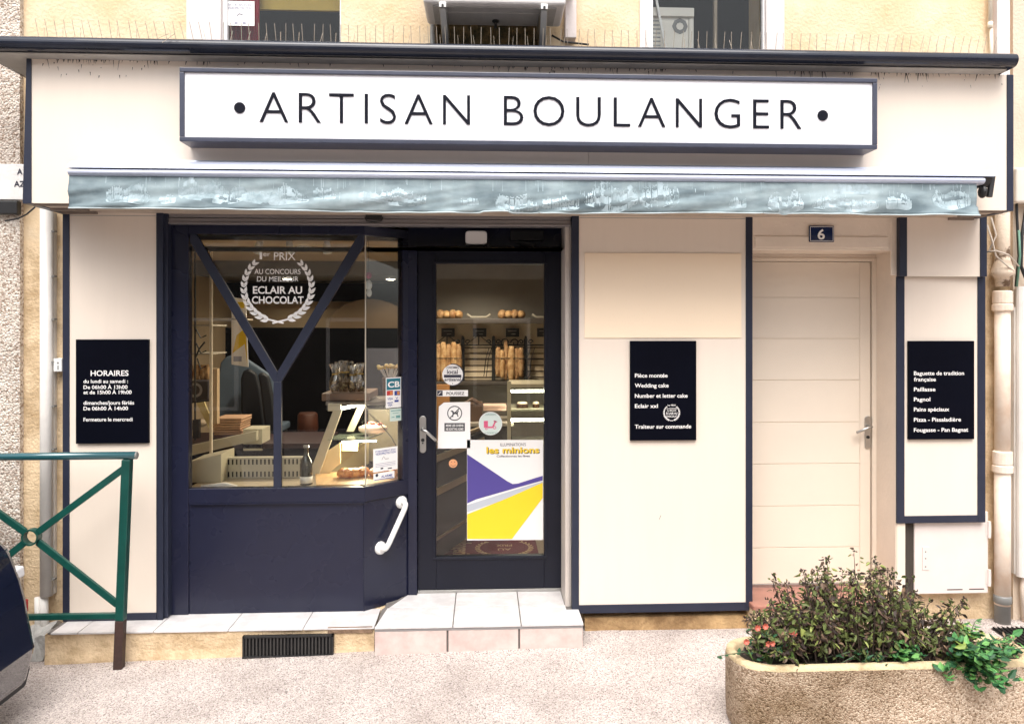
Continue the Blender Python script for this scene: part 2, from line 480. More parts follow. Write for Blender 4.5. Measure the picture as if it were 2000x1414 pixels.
def holed(mb, x0, x1, z0, z1, holes, yf, yb, mi=0):
    """A wall of thickness yf..yb with rectangular openings (x0, x1, z0, z1)."""
    xs = sorted({x0, x1, *[h[0] for h in holes], *[h[1] for h in holes]})
    zs = sorted({z0, z1, *[h[2] for h in holes], *[h[3] for h in holes]})
    xs = [v for v in xs if x0 <= v <= x1]; zs = [v for v in zs if z0 <= v <= z1]
    inside = lambda x, z: any(h[0] < x < h[1] and h[2] < z < h[3] for h in holes)
    for i in range(len(xs) - 1):
        for j in range(len(zs) - 1):
            a, b, c, d = xs[i], xs[i + 1], zs[j], zs[j + 1]
            if inside((a + b) / 2, (c + d) / 2): continue
            mb.add([(a, yf, c), (b, yf, c), (b, yf, d), (a, yf, d)], [(0, 1, 2, 3)], mi)
            mb.add([(a, yb, c), (b, yb, c), (b, yb, d), (a, yb, d)], [(3, 2, 1, 0)], mi)
    for a, b, c, d in list(holes) + [(x0, x1, z0, z1)]:
        c2, d2 = max(c, z0), min(d, z1)
        mb.add([(a, yf, c2), (a, yb, c2), (a, yb, d2), (a, yf, d2)], [(0, 1, 2, 3)], mi)
        mb.add([(b, yf, c2), (b, yb, c2), (b, yb, d2), (b, yf, d2)], [(3, 2, 1, 0)], mi)
        if d <= z1: mb.add([(a, yf, d), (b, yf, d), (b, yb, d), (a, yb, d)], [(0, 1, 2, 3)], mi)
        if c > z0 or (a, b) == (x0, x1): mb.add([(a, yf, c), (b, yf, c), (b, yb, c), (a, yb, c)], [(3, 2, 1, 0)], mi)
    return mb

# ------------------------------------------------------------------ ground
def gz(x): return .022 * x + .012 if x < .3 else (.0186 - .004 * min(1, (x - .3)))
mb = MB()
gx = [-60, -12, -5] + [-4 + .25 * i for i in range(33)] + [5, 12, 60]
for i in range(len(gx) - 1):
    for y0, y1 in ((-60, -7.2), (-7.2, .4)):
        a, b = gx[i], gx[i + 1]
        za, zb = gz(max(-4, min(4, a))), gz(max(-4, min(4, b)))
        mb.add([(a, y0, za), (b, y0, zb), (b, y1, zb), (a, y1, za)], [(0, 1, 2, 3)])
struct('pavement', mb, PAVE)

# ------------------------------------------------------------------ building shell
YW = .10
XL, XR = X(46, YW), X(1972, YW)
shopX0, shopX1 = X(318, .06), X(1116, .04)
shopTop = 2.62
dX0, dX1 = X(1440, .02), X(1752, .0) + .02
dTop = Z(490, .02, 1600)
uw = [(X(432, YW), X(666, YW), 3.30, 4.7), (X(850, YW), X(1065, YW), 3.28, 3.86), (X(1268, YW), X(1496, YW), 3.30, 4.7)]
bld = thing('bakery_building', 'ochre plastered building that houses the bakery, with windows above the cornice', 'building', (0, YW, 0))
mb = MB()
holed(mb, XL, XR, 2.30, 5.6, [(shopX0, shopX1, 2.2, shopTop)] + uw, YW, .40)
mb.build('upper_wall', OCHRE, bld)
mb = MB()
holed(mb, XL, XR, -.15, 2.30, [(shopX0, shopX1, .13, 2.31), (dX0, dX1, .18, 2.31)], YW, .40)
mb.build('lower_wall', OCHREL, bld)
# plaster bands beside the upper windows
for q in ((364, 431), (1497, 1532), (1250, 1268)):
    mb = MB(); mb.rbox(q[0], -300, q[1], 120, YW - .012, YW + .05); mb.build('window_surround', PINKW, bld)
# upper windows
for i, (a, b, c, d) in enumerate(uw):
    if i == 1: continue
    mb = MB(); t = .028
    for q in ((a, a + t, c, d), (b - t * .4, b, c, d), (a, b, c, c + .03), (a, b, d - .03, d)): mb.box(q[0], q[1], YW + .02, YW + .07, q[2], q[3])
    wf = mb.build('window', WHITE, bld, bevel=.003)
    mb = MB(); mb.box(a + .01, b - .01, YW + .045, YW + .05, c + .01, d - .01); mb.build('pane', GLU, wf)
mb = MB(); a, b, c, d = uw[1]; mb.box(a, b, YW + .14, YW + .17, c, d); mb.build('niche_board', MOSS, bld)
mb = MB(); mb.box(XL, XR, .4, .5, 5.5, 5.6); mb.box(XL, XR, 3.9, 4.0, 2.7, 5.6); mb.box(XL, XR, .41, 4.0, 2.72, 2.9)
mb.box(XL, XL + .1, .41, 4.0, 2.9, 5.5); mb.box(XR - .1, XR, .41, 4.0, 2.9, 5.5); mb.box(XL, XR, .5, 4.0, 5.5, 5.6)
mb.build('upper_room', mat('upper_room', (.10, .095, .085), .9), bld)
# things behind the upper panes
o = tag(MB().build('curtain', RED), 'dark', 'curtain')
bpy.data.objects.remove(o)
mb = MB()
for k in range(14):
    x = X(430, .3) + k * .018
    mb.tube([(x, .26 + .012 * (k % 2), 3.2), (x + .004, .26 + .012 * (k % 2), 4.6)], .013, 6)
tag(mb.build('red_curtain', mat('red_cloth', (.45, .012, .04), .8), smooth=True), 'deep red curtain behind the notice in the upper window', 'curtain')
mb = MB(); mb.box(X(505, .35), X(700, .35), .34, .36, Z(22, .35, 590), 4.7)
tag(mb.build('yellow_blind', mat('yellow_cloth', (.62, .44, .10), .8, .1, 4)), 'yellow roller blind drawn half way behind the upper window', 'blind')
mb = MB(); mb.rbox(1395, -200, 1401, 140, .2, .23)
tag(mb.build('inner_shutter', mat('inner_shutter', (.34, .27, .20), .6)), 'slim brown inner frame upright beside the boxed unit in the upper right window', 'shutter')

iu = thing('air_conditioner', 'pale boxed unit with octagonal fan grille, added as the reflection in the upper right window', 'air conditioner', at(1312, 100, .3))  # solid unit added behind the pane in place of a street reflection
ACI = mat('ac_reflected', (.80, .76, .70), .5, .04, 5)
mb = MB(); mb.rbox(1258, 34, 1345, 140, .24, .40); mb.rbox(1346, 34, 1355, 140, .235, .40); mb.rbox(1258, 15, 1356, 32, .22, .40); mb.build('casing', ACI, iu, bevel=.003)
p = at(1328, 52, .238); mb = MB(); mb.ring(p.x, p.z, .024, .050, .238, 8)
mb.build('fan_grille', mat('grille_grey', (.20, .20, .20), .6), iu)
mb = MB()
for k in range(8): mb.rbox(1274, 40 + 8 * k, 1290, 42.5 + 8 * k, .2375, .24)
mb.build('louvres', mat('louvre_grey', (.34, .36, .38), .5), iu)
mb = MB(); mb.bar(at(1278, -20, .2), at(1300, 95, .2), .014, .012)  # bar modelled behind the glass for the mirrored handrail
tag(mb.build('reflected_handrail', WHITE), 'white slanting bar added as the reflected handrail in the upper right window', 'bar')
# neighbours
mb = MB(); mb.box(XL - 7, XL, YW - .035, .5, -.2, 5.6)
tag(mb.build('neighbour_house', PEBBLE), 'neighbouring house with grey pebbledash wall beyond the white wall pipe', 'building')
mb = MB(); mb.box(XR, XR + 7, YW - .03, .5, -.2, 5.6)
tag(mb.build('neighbour_house', mat('pale_render', (.66, .54, .42), .9, .1, 3, bump=.4)), 'neighbouring house with pale peach render beside the cast iron pipe', 'building')
# the house across the street (seen only as reflections in the panes)
op = thing('opposite_house', 'stone house across the street mirrored in the shop panes', 'building', (0, -9.5, 0))
mb = MB(); mb.box(-14, 14, -9.56, -9.47, -.3, 2.75); mb.build('base', mat('opposite_reflection_band', (.05, .045, .042), .8, .3, 3), op)  # dark band added to keep reflections low in the panes dark
mb = MB(); mb.box(-14, 14, -10.5, -9.5, -.3, 5.6); mb.build('wall', mat('opposite_wall', (.44, .40, .35), .9, .25, 2.5, bump=.5), op)
for k in range(9):
    x = -11 + k * 2.7
    for z in (.3, 3.3):
        mb = MB(); mb.box(x, x + 1.1, -9.5, -9.42, z, z + 1.7); wf = mb.build('window', WHITE, op)
        mb = MB(); mb.box(x + .07, x + 1.03, -9.42, -9.41, z + .07, z + 1.63); mb.build('pane', mat('opposite_pane', (.04, .045, .05), .1), wf)

# ------------------------------------------------------------------ cornice, fascia, bird spikes
YC = -.46
zc = 3.325
co = thing('cornice', 'dark navy half round cornice running along the top of the shopfront', 'cornice', (0, -.3, 3.27))
x0, x1 = X(-60, YC), X(1990, YC)
prof = []
for k in range(13):
    a = -PI / 2 + PI * k / 12
    prof.append((YC + .038 - .038 * math.cos(a), zc - .037 + .037 * math.sin(a)))
prof = prof + [(YW, zc + .006), (YW, zc - .074)]
mb = MB(); mb.prismx(prof, x0, x1); mb.build('moulding', CORN, co, smooth=False)
mb = MB(); mb.box(x0 + .03, x1 - .03, -.41, YW, zc - .082, zc - .0745); mb.build('soffit', SOFFIT, co, bevel=.004)
YF = -.33
fz1 = zc - .0825
fa = thing('fascia_board', 'long cream fascia board with navy end strips behind the bakery sign', 'fascia', (0, YF, 2.5))
fl, fr = X(62, YF), X(1966, YF)
fb = Z(402, YF, 50)
fb = (Z(400, YF, 55) + Z(411, YF, 1970)) / 2
mb = MB()
xs = X(1149, YF)
mb.box(fl, xs - .001, YF, YF + .02, fb + .004, fz1); mb.box(xs + .001, fr, YF, YF + .02, fb + .004, fz1)
each(mb, 'panel', CREAM, fa)
mb = MB()
wL = X(62, YF) - X(48, YF)
mb.prism([(fl - wL - .008, fb), (fl, fb), (fl, fz1), (fl - wL + .012, fz1)], YF - .006, YW)
mb.build('edge_strip', TRIM, fa, bevel=.002)
mb = MB(); mb.prism([(fr, fb), (fr + wL, fb), (fr + wL, fz1), (fr, fz1)], YF - .006, YW)
mb.build('edge_strip', TRIM, fa, bevel=.002)
mb = MB(); mb.box(fl, fr, YF + .02, YW, fb + .005, fb + .02); mb.build('soffit', mat('soffit_tan', (.46, .38, .31), .7, .1, 6), fa)
SOFB = mat('soffit_brown', (.20, .16, .13), .7, .2, 6)
for q0, q1 in ((fl, X(135, YF)), (X(1915, YF), fr)):
    for ya_, yb_, dz_ in ((YF + .02, YF + .05, .004), (-.16, -.12, .006), (-.05, -.03, .010)):
        mb = MB(); mb.box(q0, q1, ya_, yb_, fb - dz_, fb + .005); mb.build('soffit_rail', SOFB, fa)
# grime drips hanging under the cornice
mb = MB(); rd = random.Random(3)
for k in range(230):
    c = rd.choice([(X(70, YF), X(420, YF)), (X(900, YF), X(1300, YF)), (X(1540, YF), X(1960, YF)), (X(70, YF), X(1960, YF))])
    x = rd.uniform(*c); L = rd.uniform(.004, .022) if rd.random() < .85 else rd.uniform(.02, .06); q = rd.uniform(.001, .0035)
    lean = rd.uniform(-.3, .3) * L
    z = fz1 - (0 if rd.random() < .75 else rd.uniform(0, .09))
    mb.poly([(x - q, z), (x + lean - q * .2, z - L), (x + lean + q * .2, z - L), (x + q, z)], YF - .0015)
mb.build('grime', mat('grime', (.05, .04, .035), .9), fa)

grp = 'bird spike strips along the cornice'
n_strip = 11
bx0, bx1 = X(62, -.3), X(1955, -.3)
names = ['above the left end of the fascia', 'just left of the red curtained window', 'in front of the red curtain', 'before the yellow blind',
         'between the yellow blind and the air conditioner', 'under the left bracket of the air conditioner', 'under the right bracket of the air conditioner',
         'on the ochre wall right of the air conditioner', 'before the brown framed upper window', 'right of the brown framed upper window', 'at the right end of the cornice']
rd = random.Random(5)
for k in range(n_strip):
    a = bx0 + (bx1 - bx0) * k / n_strip; b = bx0 + (bx1 - bx0) * (k + 1) / n_strip - .01
    st = thing('bird_spike_strip', 'strip of thin upright bird spikes ' + names[k], 'bird spikes', ((a + b) / 2, -.26, zc + .012), grp)
    mb = MB(); mb.box(a, b, -.27, -.25, zc + .007, zc + .014); mb.build('base', GREY, st)
    mb = MB()
    for j in range(10):
        x = a + (j + .5) * (b - a) / 10
        lx = rd.uniform(-.008, .008) + (.012 if k > 8 else 0) * 1.5 + (-.02 if k < 2 else 0)
        mb.tube([(x, -.26, zc + .012), (x + lx, -.28, zc + .15)], .0016, 4)
        if j % 2 == 0: mb.tube([(x + .02, -.26, zc + .012), (x + .02 + lx * 2, -.20, zc + .135)], .0014, 4)
    mb.build('spikes', WIRE, st)
# loose wires fallen over the cornice edge
mb = MB(); p = at(318, 70, YC - .01)
mb.tube([p + Vector((.03, 0, .01)), p + Vector((-.03, -.005, -.02))], .0015, 4); mb.tube([p + Vector((.06, 0, .01)), p + Vector((.0, -.008, -.04))], .0015, 4)
for q, nm in zip(islands(mb), ('shorter, higher bent spike wire hanging over the left part of the cornice', 'longer, lower bent spike wire hanging over the left part of the cornice')):
    tag(q.build('loose_wire', WIRE), nm, 'wire', 'loose wires on the cornice')

# ------------------------------------------------------------------ air conditioner and upper pipes
ac = thing('air_conditioner', 'white outdoor air conditioner on two wall brackets above the sign', 'air conditioner', (X(970, -.2), -.1, 3.6))
a, b = X(826, -.30), X(1106, -.30)
mb = MB(); mb.box(a, b, -.30, .02, 3.60, 4.15); mb.build('casing', ACM, ac, bevel=.018, seg=3)
mb = MB(); mb.lathe(((a + b) / 2 - .1, -.305, 3.88), [(.19, 0), (.19, -.012), (.02, -.02)], 24, 'y'); mb.build('fan_grille', GREY, ac)
mb = MB(); mb.box(a + .05, b - .05, -.26, -.02, 3.592, 3.60); mb.box(a + .1, b - .1, -.2, -.08, 3.586, 3.592); mb.build('base_pan', mat('ac_base', (.42, .41, .40), .5, .15, 9), ac)
for px in (868, 1058):
    x = X(px, -.15)
    mb = MB(); mb.box(x - .02, x + .02, -.34, YW, 3.555, 3.585)
    mb.bar((x, -.32, 3.57), (x + (.02 if px < 900 else .005), YW - .005, 3.24), .036, .03, (0, 0, 1))
    br = mb.build('bracket', STEELD, ac, bevel=.003)
    mb = MB(); mb.lathe((x, -.322, 3.565), [(.007, 0), (.007, -.026)], 6, 'y'); mb.build('bolt', BLACKM, br)
mb = MB(); x = X(968, -.1); mb.lathe((x, -.1, 3.592), [(.02, 0), (.02, -.014), (.008, -.02), (.008, -.05)], 12); mb.build('drain_spout', BLACKM, ac)
mb = MB(); mb.tube([(X(845, .06), .06, 3.62), (X(845, .06), .06, 3.2)], .016, 10)
tag(mb.build('drain_pipe', GREY, smooth=True), 'short grey pipe left of the air conditioner bracket', 'pipe')
mb = MB(); mb.rbox(1104, -120, 1126, 74, .02, YW)
mb.tube([at(1080, -14, -.15), at(1112, -14, -.12), at(1112, -10, .04)], .022, 10)
tag(mb.build('cable_trunking', PINKW, bevel=.004), 'white cable trunking with rusty foot running down beside the air conditioner', 'trunking')
mb = MB(); mb.tube([at(1078, 70, .05), at(1100, 82, .03), at(1150, 88, .02)], .006, 6)
tag(mb.build('cable', CABLE, smooth=True), 'thin black cable curling below the air conditioner trunking', 'cable')
mb = MB(); mb.tube([at(1934, -150, .07), at(1934, 52, .07)], .012, 8); mb.tube([at(1936, 52, .07), at(1937, 140, .07)], .0105, 8); mb.tube([at(1934, 44, .07), at(1934, 56, .07)], .015, 8)
tag(mb.build('conduit', mat('conduit_cream', (.80, .72, .58), .5), smooth=True), 'slim cream conduit running up the ochre wall above the right end of the cornice', 'conduit')
mb = MB(); mb.rbox(1948, -200, 1973, 150, .05, YW - .001)
tag(mb.build('wall_trunking', PINKW, bevel=.003), 'broad white trunking on the building edge above the right end of the cornice', 'trunking')
nt = thing('notice', 'white video surveillance notice stuck inside the upper window over the red curtain', 'notice', at(468, 28, .14))
mb = MB(); mb.rbox(438, 3, 497, 51, .14, .141); mb.build('sheet', VINYL, nt)
INK = mat('ink', (.03, .03, .05), .6); INKG = mat('ink_grey', (.32, .33, .42), .6)
mb = MB(); mb.tpx('SITE SOUS', 445, 491, 12, 4, .1385); mb.tpx('VIDEOPROTECTION', 445, 491, 19, 5, .1385); mb.rbox(458, 44, 464, 47, .1385, .139); mb.rbox(474, 44, 480, 47, .1385, .139)
mb.tube([at(462, 32, .138), at(467, 27, .138), at(474, 29, .138)], .0016, 4); mb.build('print', INKG, nt)

# ------------------------------------------------------------------ light box sign
YS0 = YF - .15
sg = thing('shop_sign', 'long white light box sign reading ARTISAN BOULANGER in a navy frame', 'sign', (X(1032, YS0), YS0, Z(215, YS0, 1032)))
a, b = X(350, YS0), X(1714, YS0)
c, d = Z(284, YS0, 1032), Z(142.5, YS0, 1032)
t = .024
mb = MB()
mb.box(a, b, YS0, YF, d - t, d); mb.box(a, b, YS0, YF, c, c + t); mb.box(a, a + t, YS0, YF, c + t, d - t); mb.box(b - t, b, YS0, YF, c + t, d - t)
mb.build('frame', mat('sign_frame', (.05, .056, .085), .3, .15, 8), sg, bevel=.004)
mb = MB(); mb.box(a + t, b - t, YS0 + .012, YF - .01, c + t, d - t); mb.build('face', SIGNW, sg)
Yl = YS0 + .009
mb = MB()
zb = Z(246.5, Yl, 1036); cap = Z(186, Yl, 1036) - zb
mb.text('ARTISAN', X(507, Yl), X(918, Yl), zb, cap, Yl, -.0135, True)
mb.text('BOULANGER', X(984, Yl), X(1565, Yl), zb, cap, Yl, -.0135, True)
mb.disc(X(468, Yl), Z(211, Yl, 468), .0285, Yl, 32); mb.disc(X(1607, Yl), Z(226, Yl, 1607), .0285, Yl, 32)
mb.build('lettering', LETTER, sg, solid=.005)
mb = MB(); mb.rbox(1471, 165, 1471.6, 282, YS0 + .0105, YS0 + .012); mb.build('seam', mat('sign_dirt', (.45, .44, .44), .9), sg)

# ------------------------------------------------------------------ awning
YA = -.50
aw = thing('awning', 'closed shop awning with aluminium cassette and stained grey green valance', 'awning', (0, YF, Z(340, YA, 1040)))
a, b = X(130, YA), X(1945, YA)
zt, zm, zb_ = Z(318, YA, 1035), Z(337, YA, 1035), Z(351, YA, 1035)
prof = [(YF, zt + .03)] + [(YA + .005 + .16 * (1 - math.sin(q * PI / 12)), zm + .004 + (zt + .012 - zm) * math.sin((6 - q) * PI / 12) if False else zm + .004 + (zt + .01 - zm) * math.cos(q * PI / 12)) for q in range(7)] + [(YF, zm + .004)]
mb = MB(); mb.prismx(prof, a, b); hd_ = mb.build('hood', ALUL, aw, smooth=True); md = hd_.modifiers.new('e', 'EDGE_SPLIT'); md.split_angle = .6
prof = []
for q in range(13):
    an = -PI / 2 + PI * q / 12
    prof.append((YA + .028 - .028 * math.cos(an), (zm + zb_) / 2 + (zm - zb_) / 2 * math.sin(an)))
mb = MB(); mb.prismx(prof + [(YF, zm), (YF, zb_)], a + .004, X(1925, YA)); fb_ = mb.build('front_bar', ALUL, aw, smooth=True); md = fb_.modifiers.new('e', 'EDGE_SPLIT'); md.split_angle = .6
mb = MB(); mb.prismx([(YF, zm + .002), (YF, zb_ + .002), (YA + .05, zb_ - .01), (YA + .02, zm + .002)], X(1928, YA), b - .004)
mb.blob((X(1931, YA), YA + .05, Z(372, YA, 1931)), .02, .03, .035); mb.tube([at(1938, 345, YA + .05), at(1932, 385, YA + .05)], .016, 8)
mb.build('arm_bracket', BLACKM, aw, smooth=False)
# valance: hanging cloth with soft folds, stained paler where rain ran down it
nx, nz = 260, 12
va, vb = X(131, YA), X(1912, YA)
ztop = zb_ + .004
def valance_pt(x, v, out=0.0):
    u = (x - va) / (vb - va)
    hang = Z(414, YA, 1020) + .005 * math.sin(u * 9 + 1) + .004 * mnoise.noise((x * 5, 0, 3)) + (.006 if .44 < u < .47 else 0)
    y = YA + .02 + .03 * v * mnoise.noise((x * 2.3, v * 1.4, 1)) + .022 * v * mnoise.noise((x * 6 + v * 6, v * 2.5, 7)) - .012 * v
    for xs3 in (X(1052, YA), X(1490, YA)): y -= .014 * math.exp(-((x - xs3) / .012) ** 2) * (.4 + .6 * v)
    return Vector((x, y - out, ztop + (hang - ztop) * v))
mb = MB()
for i in range(nx + 1):
    for j in range(nz + 1): mb.v.append(valance_pt(va + (vb - va) * i / nx, j / nz))
for i in range(nx):
    for j in range(nz):
        q = i * (nz + 1) + j
        mb.f.append([q, q + 1, q + nz + 2, q + nz + 1][::-1]); mb.mi.append(0)
vl = mb.build('valance', AWN, aw, smooth=True, solid=.002)
mb = MB()
for j in range(nx):
    mb.tube([valance_pt(va + (vb - va) * j / nx, 1.0), valance_pt(va + (vb - va) * (j + 1) / nx, 1.0)], .004, 5, cap=False)
mb.build('hem', mat('hem_pale', (.50, .58, .60), .7), vl, smooth=True)
mb = MB(); rd = random.Random(17)
spots = [(205, 290, 374, 402), (308, 342, 388, 402), (345, 425, 357, 392), (372, 480, 368, 399), (470, 602, 374, 400), (608, 655, 374, 390), (700, 832, 374, 399), (900, 935, 388, 398), (968, 1052, 384, 411),
         (1056, 1132, 384, 406), (1142, 1246, 354, 407), (1250, 1312, 366, 402), (1298, 1328, 364, 398), (1425, 1460, 386, 402), (1502, 1572, 374, 411), (1588, 1718, 380, 406), (1630, 1702, 356, 371), (1732, 1782, 378, 401), (1824, 1900, 364, 399)]
vy = lambda py: (py - 349) / (413 - 349.0)
for x0, x1, y0, y1 in spots:
    a, b = X(x0, YA), X(x1, YA); v0, v1 = vy(y0), vy(y1)
    x = a; ph = rd.uniform(0, 9); walk = 0.0
    while x < b:
        deep = rd.random() < .17
        wd_ = rd.uniform(.0022, .0038) if deep else rd.uniform(.003, .0065)
        x2 = min(b, x + wd_); u = ((x + x2) / 2 - a) / (b - a)
        env = math.sin(PI * min(1, max(0, u))) ** .4
        fb2 = lambda q: v1 + .04 - (v1 - v0) * .30 * (1 - math.sin(PI * min(1, max(0, (q - a) / (b - a)))) ** .4) - .07 * math.sin((q - a) / (b - a) * 7 + ph) * (v1 - v0)
        walk = .93 * walk + rd.gauss(0, .05)
        top = v0 - .04 + (v1 - v0) * (.55 * (1 - env) + .12 + walk + .16 * math.sin(u * 11 + ph * 2))
        bot = fb2((x + x2) / 2)
        if deep: top = top + (bot - top) * rd.uniform(.25, 1.0)
        else: top -= abs(rd.gauss(0, .03))
        if bot - top > .02:
            n_ = 4
            for k in range(n_):
                ta, tb = k / n_, (k + 1) / n_
                b0, b1 = fb2(x), fb2(x2)
                mb.add([valance_pt(x, top + (b0 - top) * tb, .0016), valance_pt(x2, top + (b1 - top) * tb, .0016), valance_pt(x2, top + (b1 - top) * ta, .0016), valance_pt(x, top + (b0 - top) * ta, .0016)], [(0, 1, 2, 3)])
        x = x2
for k in range(170):
    x = rd.uniform(va + .15, vb - .02); wd_ = rd.uniform(.0015, .0035); ta = rd.choice((.03, .03, rd.uniform(.1, .5))); tb = min(.93, ta + abs(rd.gauss(.12, .16)))
    for q in range(4):
        u0, u1 = ta + (tb - ta) * q / 4, ta + (tb - ta) * (q + 1) / 4
        mb.add([valance_pt(x, u1, .0018), valance_pt(x + wd_, u1, .0018), valance_pt(x + wd_, u0, .0018), valance_pt(x, u0, .0018)], [(0, 1, 2, 3)])
mb.build('rain_stains', mat('rain_stain', S(138, 156, 162), .75, 0, 11, col2=S(182, 199, 206), thr=(.36, .64), spec=.2, detail=7), vl)

# ------------------------------------------------------------------ clad pillars
def pillar(name, label, x0, y0, x1, y1, wl_, wr, wb, Yp, Yb, seam=None):
    a, b, c, d = R(x0, y0, x1, y1, Yp)
    L = X(x0 + wl_, Yp); Rr = X(x1 - wr, Yp); bt = Z(y1 - wb, Yp, (x0 + x1) / 2) if wb else c
    th = thing(name, label, 'wall panel', ((a + b) / 2, Yp, c))
    mb = MB(); mb.box(L, Rr, Yp + .006, Yp + .02, bt, d)
    pn = mb.build('panel', CREAM, th)
    for q in [(a, L, c, d), (Rr, b, c, d)] + ([(L, Rr, c, bt)] if wb else []):
        mb = MB(); mb.box(q[0], q[1], Yp, Yb, q[2], q[3]); mb.build('edge_strip', TRIM, th, bevel=.002)
    if seam:
        mb = MB(); mb.rbox(x0 + wl_ + 1, seam, x1 - wr - 1, seam + 1.1, Yp + .0045, Yp + .006); mb.build('joint', SOFFIT, th)
    return th
pillar('clad_pillar', 'narrow cream panel in navy edging left of the shop window, behind the opening hours', 122, 380, 306, 1212, 13, 1, 14, 0, .1, 421)
pillar('clad_pillar', 'wide cream panel in navy edging between the shop door and the white door', 1117, 380, 1470, 1195, 14, 13, 16, 0, .1, 426)
pillar('clad_pillar', 'short cream panel with navy sides above the bread list, under the awning end', 1757, 380, 1928, 540, 15, 13, 0, -.035, .0, 423)
pillar('clad_pillar', 'cream panel in navy edging below the short panel, carrying the bread list', 1752, 540.5, 1925, 1021, 15, 15, 14, 0, .015)
mb = MB(); mb.box(X(1754, .0), X(1924, .0), .0205, .1, Z(1020, 0, 1840), 2.5)
tag(mb.build('pillar_core', CREAMD), 'cream masonry pillar behind the bread list panels', 'pillar')
# inner navy return between left pillar and shop window
mb = MB(); mb.rbox(306.5, 400, 318, 1211, -.002, .1); mb.rbox(319, 400, 328, 1206, .02, .1)
tag(mb.build('shutter_guide', TRIM, bevel=.002), 'tall navy shutter guide between the narrow cream panel and the shop window', 'shutter guide')
mb = MB(); mb.rbox(1104, 438, 1115, 1188, .06, .3); mb.rbox(1108, 438, 1112, 1188, .055, .06)
tag(mb.build('shutter_guide', mat('guide_cream', (.58, .52, .47), .5, .06, 9), bevel=.002), 'pale cream shutter guide beside the glazed shop door', 'shutter guide')
mb = MB()
p = at(470, 1076, .0)
rd = random.Random(2)
mb = MB(); mb.bar(at(1287.5, 1014, .0052), at(1291, 1006, .0052), .0022, .0008)
tag(mb.build('scuff_mark', BLACKM), 'tiny dark scuff low on the wide cream panel', 'scuff')

# ------------------------------------------------------------------ beige redaction patch, dark signs, number plate
mb = MB(); mb.rbox(1142, 495, 1448, 660, .000, .006)  # flat patch that hides the shop name, modelled as a board
tag(mb.build('redaction_patch', BEIGE), 'blank beige redaction patch over the shop name, built as a plate above the cake list', 'plate')
def dsign(name, label, x0, y0, x1, y1, lines, Y0=-.012, cap=7.2):
    a, b, c, d = R(x0, y0, x1, y1, Y0)
    th = thing(name, label, 'sign', ((a + b) / 2, Y0, c))
    mb = MB(); mb.box(a, b, Y0, .006, c, d); mb.build('board', BLACKSIGN, th, bevel=.001)
    mb = MB()
    for s_, lx, rx, yb, cp in lines: mb.tpx(s_, lx, rx, yb, cp, Y0 - .0012, .016)
    return th, mb
th, mb = dsign('hours_sign', 'black sign with opening hours headed HORAIRES', 148, 663, 290, 866,
    [('HORAIRES', 177, 251, 734, 10.5), ('du lundi au samedi :', 163, 250, 748, 7), ('De 06h00 À 13h00', 163, 249, 759.5, 7), ('et de 15h00 À 19h00', 163, 257, 769.5, 7),
     ('dimanches/jours fériés', 163, 262, 790, 7), ('De 06h00 À 14h00', 163, 250, 801, 7), ('Fermeture le mercredi', 163, 259, 822.5, 7)])
mb.build('lettering', VINYL, th)
th, mb = dsign('cake_sign', 'black sign listing cakes, with a small laurel wreath', 1231, 666, 1360, 860,
    [('Pièce montée', 1240, 1304, 737, 7.5), ('Wedding cake', 1240, 1306, 756.5, 7.5), ('Number et letter cake', 1240, 1343, 776.5, 7.5), ('Eclair xxl', 1240, 1285, 796.5, 7.5), ('Traiteur sur commande', 1240, 1350, 836.5, 7.5),
     ('1er PRIX', 1304, 1320, 793, 3.2), ('AU CONCOURS', 1302, 1322, 799, 2.6), ('DU MEILLEUR', 1303, 1321, 803, 2.6), ('ECLAIR AU', 1301, 1323, 809, 4), ('CHOCOLAT', 1301, 1323, 815, 4)])
mb.laurel(X(1312, -.0135), Z(806, -.0135, 1312), .046, -.0135, 11)
mb.build('lettering', VINYL, th)
th, mb = dsign('bread_sign', 'black sign listing breads and pizza beside the white door', 1775, 666, 1903, 858,
    [('Baguette de tradition', 1785, 1883, 732.5, 7.5), ('française', 1785, 1828, 744.5, 7.5), ('Paillasse', 1785, 1827, 764, 7.5), ('Pagnol', 1785, 1817, 783.5, 7.5),
     ('Pains spéciaux', 1785, 1854, 803, 7.5), ('Pizza - Pissaladière', 1785, 1877, 823, 7.5), ('Fougasse - Pan Bagnat', 1785, 1891, 843, 7.5)])
mb.build('lettering', VINYL, th)

# ------------------------------------------------------------------ white house door
YD = .25
hd = thing('house_door', 'cream panelled house door with horizontal grooves and lever handle', 'door', (X(1600, YD), YD, .196))
fx = X(1713, YD)
a = dX0
mb = MB()
ys = [512, 581, 661, 742, 824, 905, 987, 1068, 1138]
xr = X(1700, YD)
lx = X(1440, YD)
mb.box(lx, xr, YD + .004, YD + .045, Z(1138, YD, 1600), Z(512, YD, 1600))
for i in range(len(ys) - 1):
    z1_ = Z(ys[i], YD, 1600) - (.003 if i else 0); z0_ = Z(ys[i + 1], YD, 1600) + .001
    mb.box(lx, X(1679, YD), YD, YD + .0045, z0_, z1_)
mb.box(X(1679.6, YD), xr, YD, YD + .0045, Z(1138, YD, 1600), Z(512, YD, 1600))
mb.build('leaf', CREAMD, hd, bevel=.0015)
mb = MB()
mb.box(X(1702, YD), fx, YD - .012, YD + .06, .19, Z(504, YD, 1600)); mb.box(lx, X(1702, YD), YD - .012, YD + .06, Z(511, YD, 1600), Z(504, YD, 1600))
mb.build('door_frame', CREAMD, hd, bevel=.003)
mb = MB(); mb.rbox(1470, 1139, 1702, 1147, YD - .008, YD + .04); mb.build('weather_bar', STEELD, hd, bevel=.002)
hx, hz = X(1694, YD), Z(844, YD, 1694)
